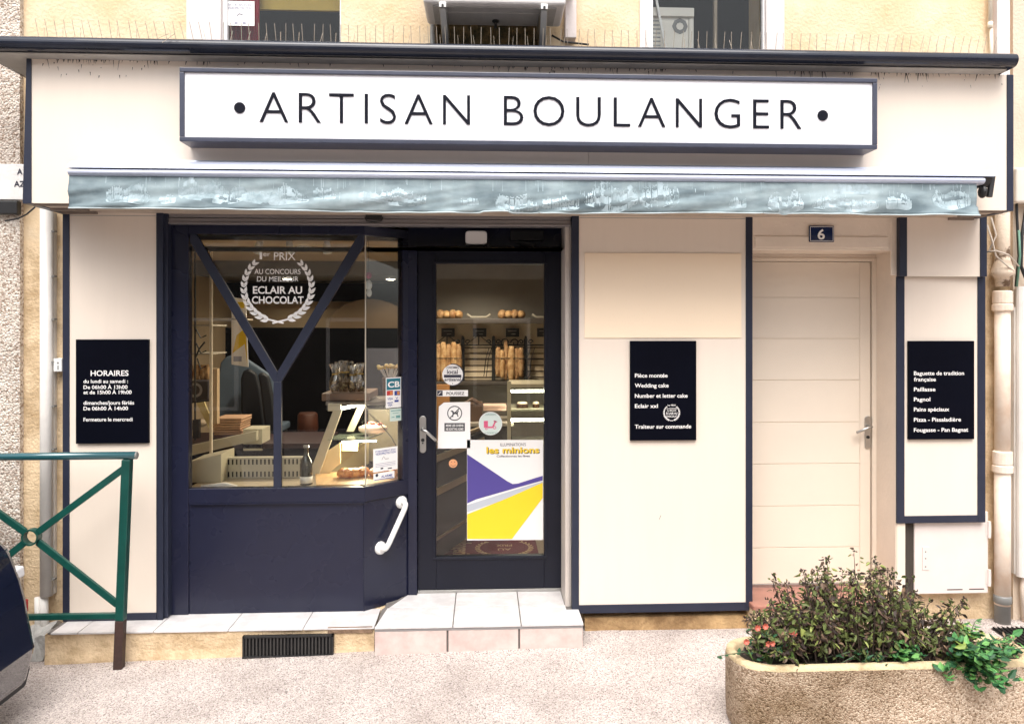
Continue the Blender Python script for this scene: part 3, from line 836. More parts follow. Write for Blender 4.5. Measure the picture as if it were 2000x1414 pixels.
mb = MB(); w_ = .02
mb.prism([(hx + (w_ * math.cos(q * PI / 8)) , hz + (.085 if q <= 8 else -.085) + w_ * math.sin(q * PI / 8)) for q in list(range(0, 9)) + list(range(8, 17))], YD - .008, YD + .001)
pl = mb.build('handle_plate', STEEL, hd, bevel=.002)
mb = MB(); mb.tube([(hx, YD - .005, hz + .04), (hx, YD - .05, hz + .04), (hx - .02, YD - .055, hz + .036), (hx - .095, YD - .05, hz + .005)], .0095, 10); mb.build('lever', STEEL, pl, smooth=True)
mb = MB(); mb.lathe((hx, YD - .0085, hz - .03), [(.010, 0), (.010, -.004)], 14, 'y'); mb.build('cylinder_lock', BLACKM, pl)
# reveal and lintel of that doorway
mb = MB()
mb.box(X(1752, .0), X(1752, .0) + .04, .0165, YD + .06, .1, 2.62); mb.box(fx, X(1752, .0), YD - .004, YD + .06, .1, 2.36)
dt = Z(489, .0, 1600)
mb.box(X(1470, .0), X(1757, .0), .0, .1, dt, 2.62); mb.box(X(1470, .0), X(1754, .0), .1, YD + .06, dt, dt + .1); mb.box(X(1470, .0), X(1754, 0), YD - .002, YD + .06, Z(504, YD, 1600), dt)
mb.box(X(1740, -.001), X(1757, -.001), -.001, .016, Z(538, -.001, 1750), 2.62)
mb.box(X(1475, -.008), X(1735, -.008), -.008, .0, Z(484, -.008, 1600), Z(462, -.008, 1600))
tag(mb.build('door_surround', JAMB, bevel=.003), 'cream plaster surround and lintel around the house door', 'surround')
mb = MB(); mb.box(X(1472, -.08), X(1720, -.08), -.08, YD + .05, .150, .182)
mb2 = MB(); mb2.box(X(1472, -.07), X(1715, -.07), -.07, YD, -.05, .150)
s_ = thing('door_step', 'terracotta tiled threshold below the cream house door', 'step', (X(1600, 0), 0, 0))
mb.build('tiles', TERRA, s_, bevel=.006); mb2.build('riser', OCHREL, s_)
npl = thing('number_plate', 'small blue enamel house number plate reading 6', 'number plate', at(1604, 457, -.012))
a, b, c, d = R(1580, 441, 1629, 473, -.012)
mb = MB(); mb.box(a, b, -.014, -.008, c, d); mb.build('plate', mat('enamel_blue', (.006, .014, .06), .15, coat=.5), npl, bevel=.003)
mb = MB(); t = .0025; e = .006
for q in ((a + e, b - e, c + e, c + e + t), (a + e, b - e, d - e - t, d - e), (a + e, a + e + t, c + e, d - e), (b - e - t, b - e, c + e, d - e)): mb.box(q[0], q[1], -.0152, -.0142, q[2], q[3])
mb.tpx('6', 1597, 1611, 467.5, 19, -.0156, .02); mb.build('numeral', VINYL, npl)

# ------------------------------------------------------------------ meter cupboard, right pipes
YU = .03
mc = thing('meter_cupboard', 'white metal cupboard door with hinges below the bread list panel', 'cupboard', (X(1856, YU), YU, Z(1160, YU, 1856)))
a, b, c, d = R(1786, 1000, 1930, 1159, YU)
CUP = mat('cupboard_white', (.72, .64, .60), .5, .05, 5, rvar=.2)
mb = MB(); mb.box(a, b, YU, YW, c, d); mb.build('door', CUP, mc, bevel=.004)
mb = MB(); mb.rbox(1802, 1068, 1815, 1113, YU - .004, YU); lk = mb.build('lock_plate', CUP, mc, bevel=.001)
mb = MB()
for py in (1077, 1090, 1106): mb.disc(X(1807, YU), Z(py, YU, 1807), .004, YU - .005, 10)
mb.build('lock_holes', BLACKM, lk)
for y0 in (1018, 1112):
    mb = MB(); mb.tube([at(1932, y0, YU - .006), at(1932, y0 + 32, YU - .006)], .010, 8); mb.rbox(1926, y0 + 4, 1936, y0 + 28, YU - .003, YW); mb.build('hinge', CUP, mc)
mb = MB(); mb.rbox(1850, 1150, 1880, 1152, YU - .001, YU); mb.rbox(1893, 1149, 1922, 1151, YU - .001, YU); each(mb, 'rust_mark', RUSTM, mc)
mb = MB(); mb.rbox(1768, 1022, 1787, 1162, YU + .01, YW)
tag(mb.build('timber_post', mat('weathered_timber', (.045, .036, .028), .8, .3, 10, stretch=(6, 6, .6))), 'dark weathered timber upright left of the white meter cupboard', 'post')
mb = MB(); mb.rbox(1752, 1021, 1768, 1170, .012, YW)
tag(mb.build('wall_return', CREAMD), 'cream wall return below the bread list panel beside the timber upright', 'wall')

pr = .045
px_, py_ = X(1959, .03), .035
dp = thing('drainpipe', 'cream cast iron drainpipe with flaking paint right of the shopfront', 'drainpipe', (px_, py_, 0))
mb = MB(); mb.lathe((px_, py_, 0), [(pr, Z(1180, py_, 1959)), (pr, Z(920, py_, 1959))], 20); mb.lathe((px_, py_, 0), [(pr * .96, Z(890, py_, 1959)), (pr * .96, Z(605, py_, 1959))], 20)
mb.build('pipe', PIPEC, dp, smooth=True)
mb = MB(); mb.lathe((px_, py_, 0), [(pr * .9, Z(560, py_, 1959)), (pr * .9, 2.62)], 20); mb.build('stained_pipe', RUSTY, dp, smooth=True)
for y0, y1 in ((880, 921), (568, 606)):
    mb = MB(); z0_, z1_ = Z(y1, py_, 1959), Z(y0, py_, 1959); hh = z1_ - z0_
    mb.lathe((px_, py_, z0_), [(pr, -.01), (pr * 1.28, 0), (pr * 1.28, hh * .28), (pr * 1.12, hh * .33), (pr * 1.22, hh * .4), (pr * 1.22, hh * .95), (pr, hh)], 20); mb.build('collar', PIPEC, dp)
mb = MB(); z0_ = Z(535, py_, 1959); mb.lathe((px_, py_, z0_), [(pr * .9, -.03), (pr * 1.5, .0), (pr * 1.45, .015), (pr * .95, .08), (pr * .9, .1)], 20); mb.build('flared_collar', RUSTY, dp, smooth=True)
mb = MB(); z0_ = gz(2); mb.lathe((px_, py_, z0_), [(pr * .98, -.05), (pr * .98, .12), (pr * 1.12, .125), (pr * 1.12, .16), (pr, .17)], 20); mb.build('boot', GREY, dp, smooth=True)
mb = MB(); mb.rbox(1981, 600, 2040, 1120, .045, YW); mb.tube([at(1996, 560, .03), at(1996, 1125, .03)], .034, 12)
tag(mb.build('wall_pipe', PIPEW, smooth=False), 'white plastic wall pipe at the right edge beside the cast iron drainpipe', 'pipe')
mb = MB(); mb.tube([at(2002, 1118, .04), at(1999, 1150, .04), at(2004, 1220, .04)], .022, 10)
tag(mb.build('pipe_stub', PIPEC, smooth=True), 'short peeling pipe end below the white plastic wall pipe', 'pipe')
mb = MB(); mb.rbox(1985, 328, 2060, 396, .0, YW)
tag(mb.build('junction_box', mat('box_beige', (.70, .64, .56), .5, .06, 9), bevel=.012), 'beige junction box on the peach house at the end of the fascia', 'junction box')
mb = MB()
mb.tube([at(1984, 330, .04), at(1986, 420, .05), at(1990, 500, .03), at(1984, 560, .03)], .008, 8)
mb.tube([at(2005, 400, .04), at(1996, 460, .04), at(1994, 520, .03), at(2010, 560, .04)], .010, 8)
for q, nm in zip(islands(mb), ('black cable running down the near side of the beige junction box', 'black cable dropping from underneath the beige junction box')):
    tag(q.build('cable', CABLE, smooth=True), nm, 'cable')
mb = MB(); mb.tube([at(1990, 450, .02), at(1992, 500, .015), at(1986, 560, .02)], .007, 8)
tag(mb.build('cable', mat('cable_green', (.10, .22, .16), .5), smooth=True), 'green cable beside the black cables under the junction box', 'cable')
mb = MB()
mb.tube([at(1928, 440, .02), at(1938, 470, -.02), at(1945, 500, -.03), at(1962, 515, -.04), at(1980, 530, -.02)], .005, 6)
mb.tube([at(1928, 492, .0), at(1945, 490, -.035), at(1970, 498, -.04), at(1990, 520, .0)], .005, 6)
mb.tube([at(1936, 425, .02), at(1946, 460, -.01), at(1932, 490, .0), at(1925, 495, .02)], .005, 6)
for q, nm in zip(islands(mb), ('beige cable crossing diagonally down over the cast iron drainpipe', 'beige cable wrapped level around the cast iron drainpipe', 'short beige cable loop between the navy panel edge and the drainpipe')):
    tag(q.build('cable', mat('cable_beige', (.52, .45, .38), .6), smooth=True), nm, 'cable', 'beige cables at the drainpipe')
mb = MB(); p = [onfloor(x, y, gz(2) + .006) for x, y in ((1935, 1226), (2060, 1224), (2120, 1262), (1990, 1262))]
mb.add(p, [(0, 1, 2, 3)])
for k in range(14):
    q0 = p[0].lerp(p[1], (k + .5) / 14); q1 = p[3].lerp(p[2], (k + .5) / 14); mb.bar(q0 + Vector((0, 0, .006)), q1 + Vector((0, 0, .006)), .006, .006, (0, 0, 1))
tag(mb.build('drain_grate', BLACKM), 'black drain grate on the pavement behind the planter', 'grate')

# ------------------------------------------------------------------ left wall things
lp = thing('drainpipe', 'grey white plastic pipe with clips left of the narrow cream panel', 'drainpipe', (X(93, .05), .05, .2))
mb = MB(); mb.tube([at(91, 405, .05), at(91, 1163, .05)], .034, 16); mb.build('pipe', PIPEW, lp, smooth=True)
mb = MB(); mb.rbox(80, 415, 106, 1160, .07, YW); mb.build('backing', PIPEW, lp, bevel=.003)
for y0 in (450, 538, 622, 706, 792, 876, 1130):
    mb = MB(); mb.rbox(79, y0, 106, y0 + 3, .04, .07); mb.build('clip', GREY, lp)
mb = MB(); mb.tube([at(74, 1166, .06), at(75, 1240, .06)], .018, 10); mb.tube([at(86, 1166, .05), at(88, 1240, .05)], .022, 10)
for q, nm in zip(islands(mb), ('thinner short pale pipe end below the plastic drainpipe, nearer the car', 'thicker short pale pipe end directly below the plastic drainpipe')):
    tag(q.build('pipe_stub', PIPEW, smooth=True), nm, 'pipe', 'short pipe ends under the drainpipe')
jb = thing('switch_box', 'small white box with a cable hook between plastic pipe and narrow panel', 'switch box', at(113, 713, .05))
mb = MB(); mb.rbox(104, 700, 121, 726, .04, YW); mb.build('case', WHITEP, jb, bevel=.004)
mb = MB(); mb.disc(X(113, .039), Z(709, .039, 113), .006, .039, 12); mb.rbox(112, 714, 114, 722, .038, .04); mb.build('lock', GREY, jb)
sp = thing('street_plaque', 'worn white street plaque with black capitals at the edge of the fascia', 'plaque', at(20, 352, .05))
a, b, c, d = R(-130, 320, 52, 390, .05)
mb = MB(); mb.box(a, b, .05, .066, c, d); mb.build('plate', mat('plaque_white', (.74, .72, .69), .6, .08, 14, bump=.2), sp, bevel=.004)
mb = MB(); mb.tpx('A', 33, 44, 341, 11, .048, .025); mb.tpx('AZ', 27, 49, 365, 11, .048, .025); mb.build('lettering', INK, sp)
mb = MB(); mb.rbox(-40, 392, 33, 418, .02, .066)
tag(mb.build('wall_bracket', BLACKM, bevel=.006), 'black bracket box below the worn street plaque', 'bracket')
mb = MB(); mb.tube([at(10, 432, .03), at(36, 427, .02), at(52, 419, .0), at(68, 405, -.03)], .005, 6)
tag(mb.build('cable', CABLE, smooth=True), 'black cable sagging from the plaque bracket to the fascia corner', 'cable')

# ------------------------------------------------------------------ ledge with tiles, vent grille
LZ = .124
ld = thing('window_ledge', 'low ochre plastered ledge with white tiles under the shop window', 'ledge', (X(415, -.16), -.16, 0))
lx0, lx1 = onfloor(97, 1290, -.04).x, X(731, -.16)
mb = MB()
nxx = 60
# irregular front: gentle waviness
for i in range(nxx):
    a = lx0 + (lx1 - lx0) * i / nxx; b = lx0 + (lx1 - lx0) * (i + 1) / nxx
    rows = []
    for j in range(6):
        zz = -.12 + (LZ + .12) * j / 5
        rows.append([(x, -.155 + .010 * mnoise.noise((x * 4, zz * 6, 2)) + (-.006 if j < 3 else 0), zz) for x in (a, b)])
    for j in range(5):
        mb.add([rows[j][0], rows[j][1], rows[j + 1][1], rows[j + 1][0]], [(0, 1, 2, 3)])
mb.add([(lx0, -.15, LZ), (lx1, -.15, LZ), (lx1, .3, LZ), (lx0, .3, LZ)], [(0, 1, 2, 3)])
mb.add([(lx0, -.15, -.12), (lx0, -.15, LZ), (lx0, .3, LZ), (lx0, .3, -.12)], [(0, 1, 2, 3)])
mb.build('plinth', OCHREL, ld, smooth=False)
tx = [99, 152, 300, 446, 592, 730]
mb = MB()
for i in range(5):
    a, b = X(tx[i], -.16) + .002, X(tx[i + 1], -.16) - .002
    if i == 4: b = lx1
    mb.box(a, b, -.165, .12, LZ + .001, LZ + .011)
mb.build('tiles', TILEW, ld, bevel=.002)
mb = MB(); mb.box(lx0 + .01, lx1 - .01, -.150, .12, LZ, LZ + .007); mb.build('joints', GROUT, ld)
mb = MB(); mb.rbox(640, 1225, 727, 1236, -.164, -.15); mb.build('broken_edge', mat('broken_brown', (.20, .13, .085), .9, .35, 25, bump=.8), ld)
vg = thing('vent_grille', 'black slatted vent grille set into the ochre ledge', 'grille', at(561, 1265, -.18))
a, b, c, d = R(473, 1241, 651, 1285, -.185)
mb = MB(); mb.box(a, b, -.186, -.16, d - .012, d); mb.box(a, b, -.190, -.16, c, c + .014); mb.box(a, a + .012, -.186, -.16, c, d); mb.box(b - .012, b, -.186, -.16, c, d); mb.box((a + b) / 2 - .006, (a + b) / 2 + .006, -.184, -.16, c, d)
mb.build('frame', BLACKM, vg, bevel=.002)
mb = MB()
for k in range(25):
    x = a + .02 + (b - a - .04) * k / 24
    mb.box(x - .0042, x + .0042, -.182, -.166, c + .014, d - .012)
mb.build('slats', mat('grille_slat', (.035, .033, .032), .5, .2, 30), vg)
mb = MB(); mb.box(a + .005, b - .005, -.1675, -.1655, c + .005, d - .005); mb.build('backing', DARK, vg)

# ------------------------------------------------------------------ entrance step
SZ = .155
st = thing('entrance_step', 'tiled entrance step of white top tiles and pink riser tiles', 'step', (X(935, -.22), -.22, 0))
a, b = X(733, -.215), X(1137, -.215)
mb = MB(); mb.box(a + .01, b - .01, -.205, .3, -.1, SZ - .012)
mb.prismz([(a + .004, -.21), (b - .004, -.21), (b - .004, .0), (X(1118, .0), .0), (X(1118, .34), .34), (X(800, .34), .34), (X(745, .06), .06)], SZ - .02, SZ - .004)
mb.build('core', GROUT, st)
mb = MB()
e = .0032
jf = [733, 880, 1012, 1141]
jm = [None, X(893, .07), X(1023, .07), None]
yj = .075
fl_ = [X(j, -.22) for j in jf]
# lateral joints follow the facade normal
xa, xb = X(886, -.1), X(1016, -.1)
cols = [a - .006, xa, xb, b + .01]
for i in range(3):
    p0, p1 = cols[i] + e, cols[i + 1] - e
    if i == 0: mb.prismz([(p0, -.222), (p1, -.222), (p1, yj - e), (X(757, yj), yj - e)], SZ - .010, SZ)
    else: mb.box(p0, p1, -.222, yj - e if i < 2 else -.002, SZ - .010, SZ)
    if i == 2: mb.box(p0, X(1104, .06), -.001, yj - e, SZ - .010, SZ)
    q0 = X(800, .33) if i == 0 else p0
    q1 = X(1103, .06) if i == 2 else p1
    if i == 0: mb.prismz([(X(760, yj), yj + e), (q1, yj + e), (q1, .345), (X(806, .345), .345)], SZ - .010, SZ)
    else: mb.box(q0, q1, yj + e, .345, SZ - .010, SZ)
mb.build('top_tiles', TILEW, st, bevel=.0015)
mb = MB()
for x0, x1, yb in ((732, 872, 1277), (876, 1012, 1272), (1016, 1138, 1264)):
    mb.box(X(x0, -.215), X(x1, -.215), -.215, -.2, Z(yb, -.215, (x0 + x1) / 2) - .01, SZ - .026)
mb.build('riser_tiles', TILEP, st, bevel=.002)
mb = MB(); mb.box(a - .004, b + .004, -.2165, -.19, SZ - .026, SZ - .0105); mb.build('nosing', mat('nosing_grey', (.30, .29, .29), .5), st, bevel=.003)
# plinth below the wide panel is the lower wall; a rough ochre footing in front of it
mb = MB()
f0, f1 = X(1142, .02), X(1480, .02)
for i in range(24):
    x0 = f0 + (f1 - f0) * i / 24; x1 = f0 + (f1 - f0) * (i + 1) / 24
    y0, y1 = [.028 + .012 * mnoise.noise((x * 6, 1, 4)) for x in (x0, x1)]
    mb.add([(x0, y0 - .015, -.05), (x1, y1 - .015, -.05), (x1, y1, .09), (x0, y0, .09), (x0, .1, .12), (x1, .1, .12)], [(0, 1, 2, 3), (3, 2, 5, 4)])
tag(mb.build('wall_footing', mat('dirty_shaded_ochre', (.20, .115, .05), .9, 0, 6, bump=.9, bscale=50, col2=(.50, .33, .16), thr=(.36, .66), detail=9)), 'rough ochre wall footing below the wide cream panel', 'footing')  # darker ochre: real dirt, with the shade there mixed into the colour

# ------------------------------------------------------------------ shop window
YG = .07
sw = thing('shop_window', 'navy bakery shop window with Y shaped mullion, angled side and lower panel', 'shop window', (X(540, YG), YG, LZ + .012))
zA, zB = LZ + .0115, Z(440, YG, 540)           # foot, head
gz0, gz1 = Z(953, YG, 540), Z(458, YG, 540)    # glass
zR = Z(982, YG, 540)
xA, xB = X(328.5, YG), X(712, YG)              # front run
xC, YB2 = X(805, .30), .30                     # end of the angled return, at the door
mb = MB()
mb.box(xA, X(368, YG), YG, YG + .06, zA, zB)                             # left stile
mb.box(X(368, YG), xB, YG, YG + .06, gz1, zB)                            # head
mb.box(X(368, YG), xB, YG + .001, YG + .06, zR, gz0)                     # bottom rail
def run(p0, p1, z0, z1, th_, mbb, out=0.0, mi=0):
    p0, p1 = Vector((p0[0], p0[1], 0)), Vector((p1[0], p1[1], 0))
    d = (p1 - p0).normalized(); nn = Vector((d.y, -d.x, 0))
    q = [p0 + nn * out, p1 + nn * out, p1 - nn * th_, p0 - nn * th_]
    mbb.prismz([(v.x, v.y) for v in q], z0, z1, mi)
P1, P2 = (xB, YG), (xC, YB2)
run(P1, P2, gz1, zB, .06, mb); run(P1, P2, zR, gz0, .06, mb)
k = .80
Pk = (xB + (xC - xB) * k, YG + (YB2 - YG) * k)
run(Pk, P2, gz0, gz1, .06, mb)
mb.box(xC - .01, X(815, .29), .285, .36, zA, zB)
mb.build('frame', NAVY, sw, bevel=.003)
mb = MB()
mb.box(X(370, YG), xB, YG - .004, YG + .004, zR - .006, zR + .0005)
mb.build('drip_edge', NAVY, sw)
mb = MB(); mb.box(X(330, YG), xB, YG + .012, YG + .06, zA, zR - .006); run(P1, P2, zA + .0, zR - .004, .06, mb, -.010)
each(mb, 'lower_panel', NAVY, sw)
mb = MB(); mb.box(X(368, YG), xB + .002, YG + .030, YG + .036, gz0, gz1); run((xB + .002, YG + .03), (Pk[0] + .004, Pk[1] + .03), gz0, gz1, .006, mb)
each(mb, 'pane', GLS, sw)
mb = MB(); xs_, ys_ = X(541, YG), YG + .01
mz = Z(742, YG, 541)
mb.box(X(533.5, YG), X(549, YG), YG + .004, YG + .028, gz0, mz - .012)
wv = .045
def arm(px, sgn):
    xt = X(px, YG); zt_ = gz1
    pts = [(xs_ - .0225, mz - .012), (xs_ + .0225, mz - .012)]
    return xt, zt_
xl_, xr_ = X(370, YG), X(711, YG)
mb.prism([(xs_ - .0225, mz - .012), (xs_, mz - .012), (xs_, mz + .045), (xl_ + .038, gz1), (xl_, gz1), (xl_, gz1 - .045)], YG + .004, YG + .028)
mb.prism([(xs_, mz - .012), (xs_ + .0225, mz - .012), (xr_, gz1 - .06), (xr_, gz1), (xr_ - .036, gz1), (xs_, mz + .045)], YG + .004, YG + .028)
mb.build('mullion', TRIM, sw, bevel=.002)
mb = MB(); mb.box(xB - .002, xB + .004, YG + .026, YG + .040, gz0, gz1); mb.build('glass_joint', mat('glass_edge', (.45, .40, .32), .3), sw)
# grab bar on the angled panel
def onret(s_, z, out): # point on angled lower panel
    d = Vector((P2[0] - P1[0], P2[1] - P1[1], 0)); n2 = Vector((d.y, -d.x, 0)).normalized()
    return Vector((P1[0], P1[1], z)) + d * s_ + n2 * (out - .010)
gb = thing('grab_bar', 'white plastic grab bar slanting on the angled panel by the shop door', 'grab bar', onret(.6, .7, 0))
def findret(px, py, out):
    best = None
    for i in range(201):
        s_ = i / 200
        p = onret(s_, 0, out)
        u = (px - CX) / F
        if best is None or abs(X(px, p.y) - p.x) < best[0]: best = (abs(X(px, p.y) - p.x), s_, Z(py, p.y, px))
    return best[1], best[2]
sa, za = findret(793, 983, .05); sb_, zb2 = findret(752, 1073, .05)
sa = min(sa, .93)
A0, A1 = onret(sa, za, 0.002), onret(sa, za, .06); B0, B1 = onret(sb_, zb2, 0.002), onret(sb_, zb2, .06)
def fil(p, q, r_, n=5): return [p.lerp(q, i / n) for i in range(n + 1)]
c1 = A1 + (B1 - A1).normalized() * .045; c2 = B1 + (A1 - B1).normalized() * .045
path = [A0, A0.lerp(A1, .6)] + [A0.lerp(A1, .6) * (1 - t) ** 2 + A1 * 2 * t * (1 - t) + c1 * t * t for t in (.25, .5, .75)] + [c1, c2] + [c2 * (1 - t) ** 2 + B1 * 2 * t * (1 - t) + B0.lerp(B1, .6) * t * t for t in (.25, .5, .75)] + [B0.lerp(B1, .6), B0]
mb = MB(); mb.tube(path, .0165, 14); mb.build('bar', WHITEP, gb, smooth=True)
d_ = Vector((P2[0] - P1[0], P2[1] - P1[1], 0)); n_ = Vector((d_.y, -d_.x, 0)).normalized()
for q in (A0, B0):
    mb = MB(); mb.tube([q - n_ * .004, q + n_ * .008, q + n_ * .016], [.040, .038, .03], 22); mb.build('flange', WHITEP, gb)

# roller shutter box above window and door
rs = thing('roller_shutter', 'rolled up grey metal shutter with pull handle under the awning', 'shutter', (X(720, .03), .03, Z(432, .03, 720)))
mb = MB(); zt2 = 2.62
z439, z428 = Z(438, .03, 720), Z(427, .03, 720)
mb.box(shopX0 + .01, X(1115, .03), .035, .12, z428, zt2); mb.box(shopX0 + .01, X(1115, .03), .03, .12, z439 + .006, z428 - .004); mb.box(shopX0 + .01, X(1115, .03), .022, .12, z439 - .006, z439 + .005)
mb.build('bottom_bar', SHUTTER, rs, bevel=.003)
mb = MB(); mb.rbox(714, 415, 746, 429, .015, .03); mb.tube([at(713, 424, .01), at(716, 432, .008), at(730, 434, .008), at(744, 432, .008), at(748, 424, .01)], .004, 6); mb.build('pull_handle', BLACKM, rs)

# ------------------------------------------------------------------ shop door
YD2 = .31
zd0, zd1 = SZ + .004, Z(483, YD2, 950)
dr = thing('shop_door', 'navy glazed bakery door with steel lever handle and white sensor above', 'door', (X(960, YD2), YD2, SZ))
mb = MB()
mb.box(X(798, YD2), X(815, YD2), YD2 - .03, YD2 + .06, SZ, zB + .02); mb.box(X(1100, YD2), X(1108, YD2), YD2 - .03, YD2 + .06, SZ, zB + .02)
mb.box(X(798, YD2), X(1108, YD2), YD2 - .029, YD2 + .06, zd1, zB + .0195); mb.box(xB, X(1103, .1), YG + .001, YG + .03, zB + .001, zB + .019); mb.box(xA, X(1115, .06), YG - .014, .374, zB + .0205, zB + .05)
mb.build('door_frame', NAVY, dr, bevel=.003)
ga, gb_, gc, gd = X(852, YD2), X(1063, YD2), Z(1086, YD2, 950), Z(516, YD2, 950)
mb = MB()
la, lb = X(816, YD2), X(1099, YD2)
zbar = Z(1150, YD2, 950)
mb.box(la, ga, YD2, YD2 + .05, zbar, zd1 - .003); mb.box(gb_, lb, YD2, YD2 + .05, zbar, zd1 - .003); mb.box(ga, gb_, YD2, YD2 + .05, gd, zd1 - .003); mb.box(ga, gb_, YD2, YD2 + .05, zbar, gc)
mb.build('leaf', NAVYS, dr, bevel=.003)
mb = MB(); t = .012
for q in ((ga - .018, gb_ + .018, gc - .02, gc - .004), (ga - .018, ga - .004, gc - .004, gd + .004), (gb_ + .004, gb_ + .018, gc - .004, gd + .004), (ga - .018, gb_ + .018, gd + .004, gd + .018)): mb.box(q[0], q[1], YD2 - .006, YD2, q[2], q[3])
mb.build('glazing_bead', NAVYS, dr, bevel=.002)
mb = MB(); mb.box(ga - .003, gb_ + .003, YD2 + .022, YD2 + .028, gc - .003, gd + .003); mb.build('pane', GLS, dr)
mb = MB(); mb.box(la, lb, YD2 - .004, YD2 + .05, SZ + .001, zbar - .001); mb.build('weather_bar', STEELD, dr, bevel=.002)
hx, hz = X(826, YD2), Z(848, YD2, 826)
mb = MB(); w_ = .021
mb.prism([(hx + (w_ * math.cos(q * PI / 8)), hz + (.095 if q <= 8 else -.095) + w_ * math.sin(q * PI / 8)) for q in list(range(0, 9)) + list(range(8, 17))], YD2 - .009, YD2 + .001)
pl = mb.build('handle_plate', STEELD, dr, bevel=.003)
mb = MB(); mb.tube([(hx, YD2 - .005, hz + .035), (hx, YD2 - .05, hz + .035), (hx + .02, YD2 - .056, hz + .028), (hx + .085, YD2 - .05, hz - .035)], .010, 10); mb.build('lever', STEEL, pl, smooth=True)
mb = MB(); mb.lathe((hx, YD2 - .0095, hz - .035), [(.011, 0), (.011, -.004)], 14, 'y'); mb.lathe((hx, YD2 - .0095, hz - .054), [(.005, 0), (.005, -.004)], 8, 'y'); mb.build('cylinder_lock', BLACKM, pl)
mb = MB()
sx, sz = X(930, .14), Z(464, .14, 930)
pts = []
for k in range(24):
    a = 2 * PI * k / 24; ca, sa_ = math.cos(a), math.sin(a)
    pts.append((sx + .066 * math.copysign(abs(ca) ** .35, ca), sz + .042 * math.copysign(abs(sa_) ** .4, sa_)))
mb.prism(pts, .14, YD2 - .03); tag(mb.build('motion_sensor', mat('sensor_white', (.74, .72, .70), .4), bevel=.008, seg=3), 'white plastic motion sensor above the shop door', 'sensor')
dc = thing('door_closer', 'black door closer with arm at the top right of the shop door', 'door closer', at(1030, 465, .25))
mb = MB(); mb.rbox(997, 450, 1062, 470, .25, .29); mb.build('case', BLACKM, dc, bevel=.004)
mb = MB(); mb.bar(at(1010, 472, .26), at(1045, 480, .2), .018, .008); mb.bar(at(1045, 480, .2), at(1018, 476, .28), .018, .008); mb.build('arm', BLACKM, dc)

# ------------------------------------------------------------------ shop interior
RX0, RX1, RY1 = X(120, .4), X(1500, .4), 3.6
CZ = 2.43
struct('floor', MB().box(RX0, RX1, .36, RY1, -.05, SZ - .002), mat('shop_floor', (.33, .27, .20), .35, .15, 3))
struct('ceiling', MB().box(RX0, RX1, .41, RY1, CZ, CZ + .2), SHOPC)
mb = MB(); mb.box(X(320, .4), X(1120, .4), .375, .42, CZ - .06, 2.62); struct('ceiling_soffit', mb, SHOPC)
mb = MB(); mb.box(RX0 - .1, RX0, .41, RY1, -.05, 2.7); mb.box(RX1, RX1 + .1, .41, RY1, -.05, 2.7); mb.box(RX0, RX1, RY1, RY1 + .1, -.05, 2.7)
struct('inner_wall', mb, SHOPW)
# bands across the back of the shop: grey bulkhead, dark recess and arch
mb = MB(); mb.box(RX0, X(838, 3.0), 2.55, 3.59, 2.30, CZ - .001)
struct('bulkhead_beam', mb, GREYW)
mb = MB(); mb.box(X(440, 3.4), X(838, 3.4), 3.40, 3.58, SZ, Z(640, 3.4, 600)); struct('dark_wall_panel', mb, DKWALL)
mb = MB(); mb.box(X(440, 3.42), X(838, 3.42), 3.42, 3.58, Z(588, 3.42, 600), Z(553, 3.42, 600)); struct('dark_wall_band', mb, DKWALL)
ar = MB(); cxr, cz0 = X(722, 3.38), Z(641, 3.38, 722)
pts = [(cxr + .42 * math.cos(PI * k / 20), cz0 + .30 * math.sin(PI * k / 20)) for k in range(21)]
ar.prism(pts[::1], 3.385, 3.42); struct('arch_recess', ar, mat('arch_brown', (.23, .16, .10), .8))
# lamps
lamps = [(595, 460, 1.3), (777, 475, 1.5), (561, 543, 2.5), (763, 545, 2.5), (930, 520, 2.0)]
whr = ['near the shop window head', 'above the angled side pane', 'over the laurel emblem deeper in the shop', 'right of the Y mullion deeper in the shop', 'over the bread counter behind the door']
for (px, py, Y_), wh in zip(lamps, whr):
    p = at(px, py, Y_); p.z = CZ - .002
    if px in (561, 763): p = at(px, py, 2.95); p.z = 2.298
    dl = thing('ceiling_spot', 'round warm recessed ceiling lamp ' + wh, 'ceiling lamp', p, 'recessed lamps in the shop ceiling')
    mb = MB(); mb.lathe(p, [(.055, 0), (.055, -.006), (.045, -.008)], 20); mb.build('rim', WHITEP, dl)
    mb = MB(); mb.lathe(p - Vector((0, 0, .0082)), [(.042, 0), (.036, -.006)], 20); mb.build('bulb', LAMPM, dl)
    L_ = bpy.data.lights.new('lamp_light', 'SPOT'); L_.energy = 40 if Y_ < 2.4 else 7; L_.spot_size = math.radians(150); L_.spot_blend = .6; L_.shadow_soft_size = .05; L_.color = (1, .85, .64)
    lo = bpy.data.objects.new('lamp_light', L_); C.objects.link(lo); lo.location = Vector((0, 0, -.02)); lo.parent = dl
for px, lab in ((508, 'leftmost pale track spotlight behind the shop window, turned sideways'), (565, 'middle pale track spotlight behind the shop window'), (638, 'pale track spotlight nearest the right arm of the Y mullion')):
    p = at(px, 466, .75); p.z = CZ
    tl = thing('track_spotlight', lab, 'spotlight', p, 'track spotlights behind the shop window')
    mb = MB(); mb.lathe(p, [(.02, 0), (.02, -.03)], 12); mb.build('mount', WHITEP, tl)
    q = p + Vector((0, 0, -.03)); dv = Vector((-.03 if px < 520 else .0, .03, -.07))
    mb = MB(); mb.tube([q, q + dv * .4, q + dv], [.022, .026, .03], 14); mb.build('head', WHITEP, tl, smooth=True)
    mb = MB(); mb.tube([q + dv, q + dv * 1.02], [.024, .022], 14); mb.build('lens', BLACKM, tl)

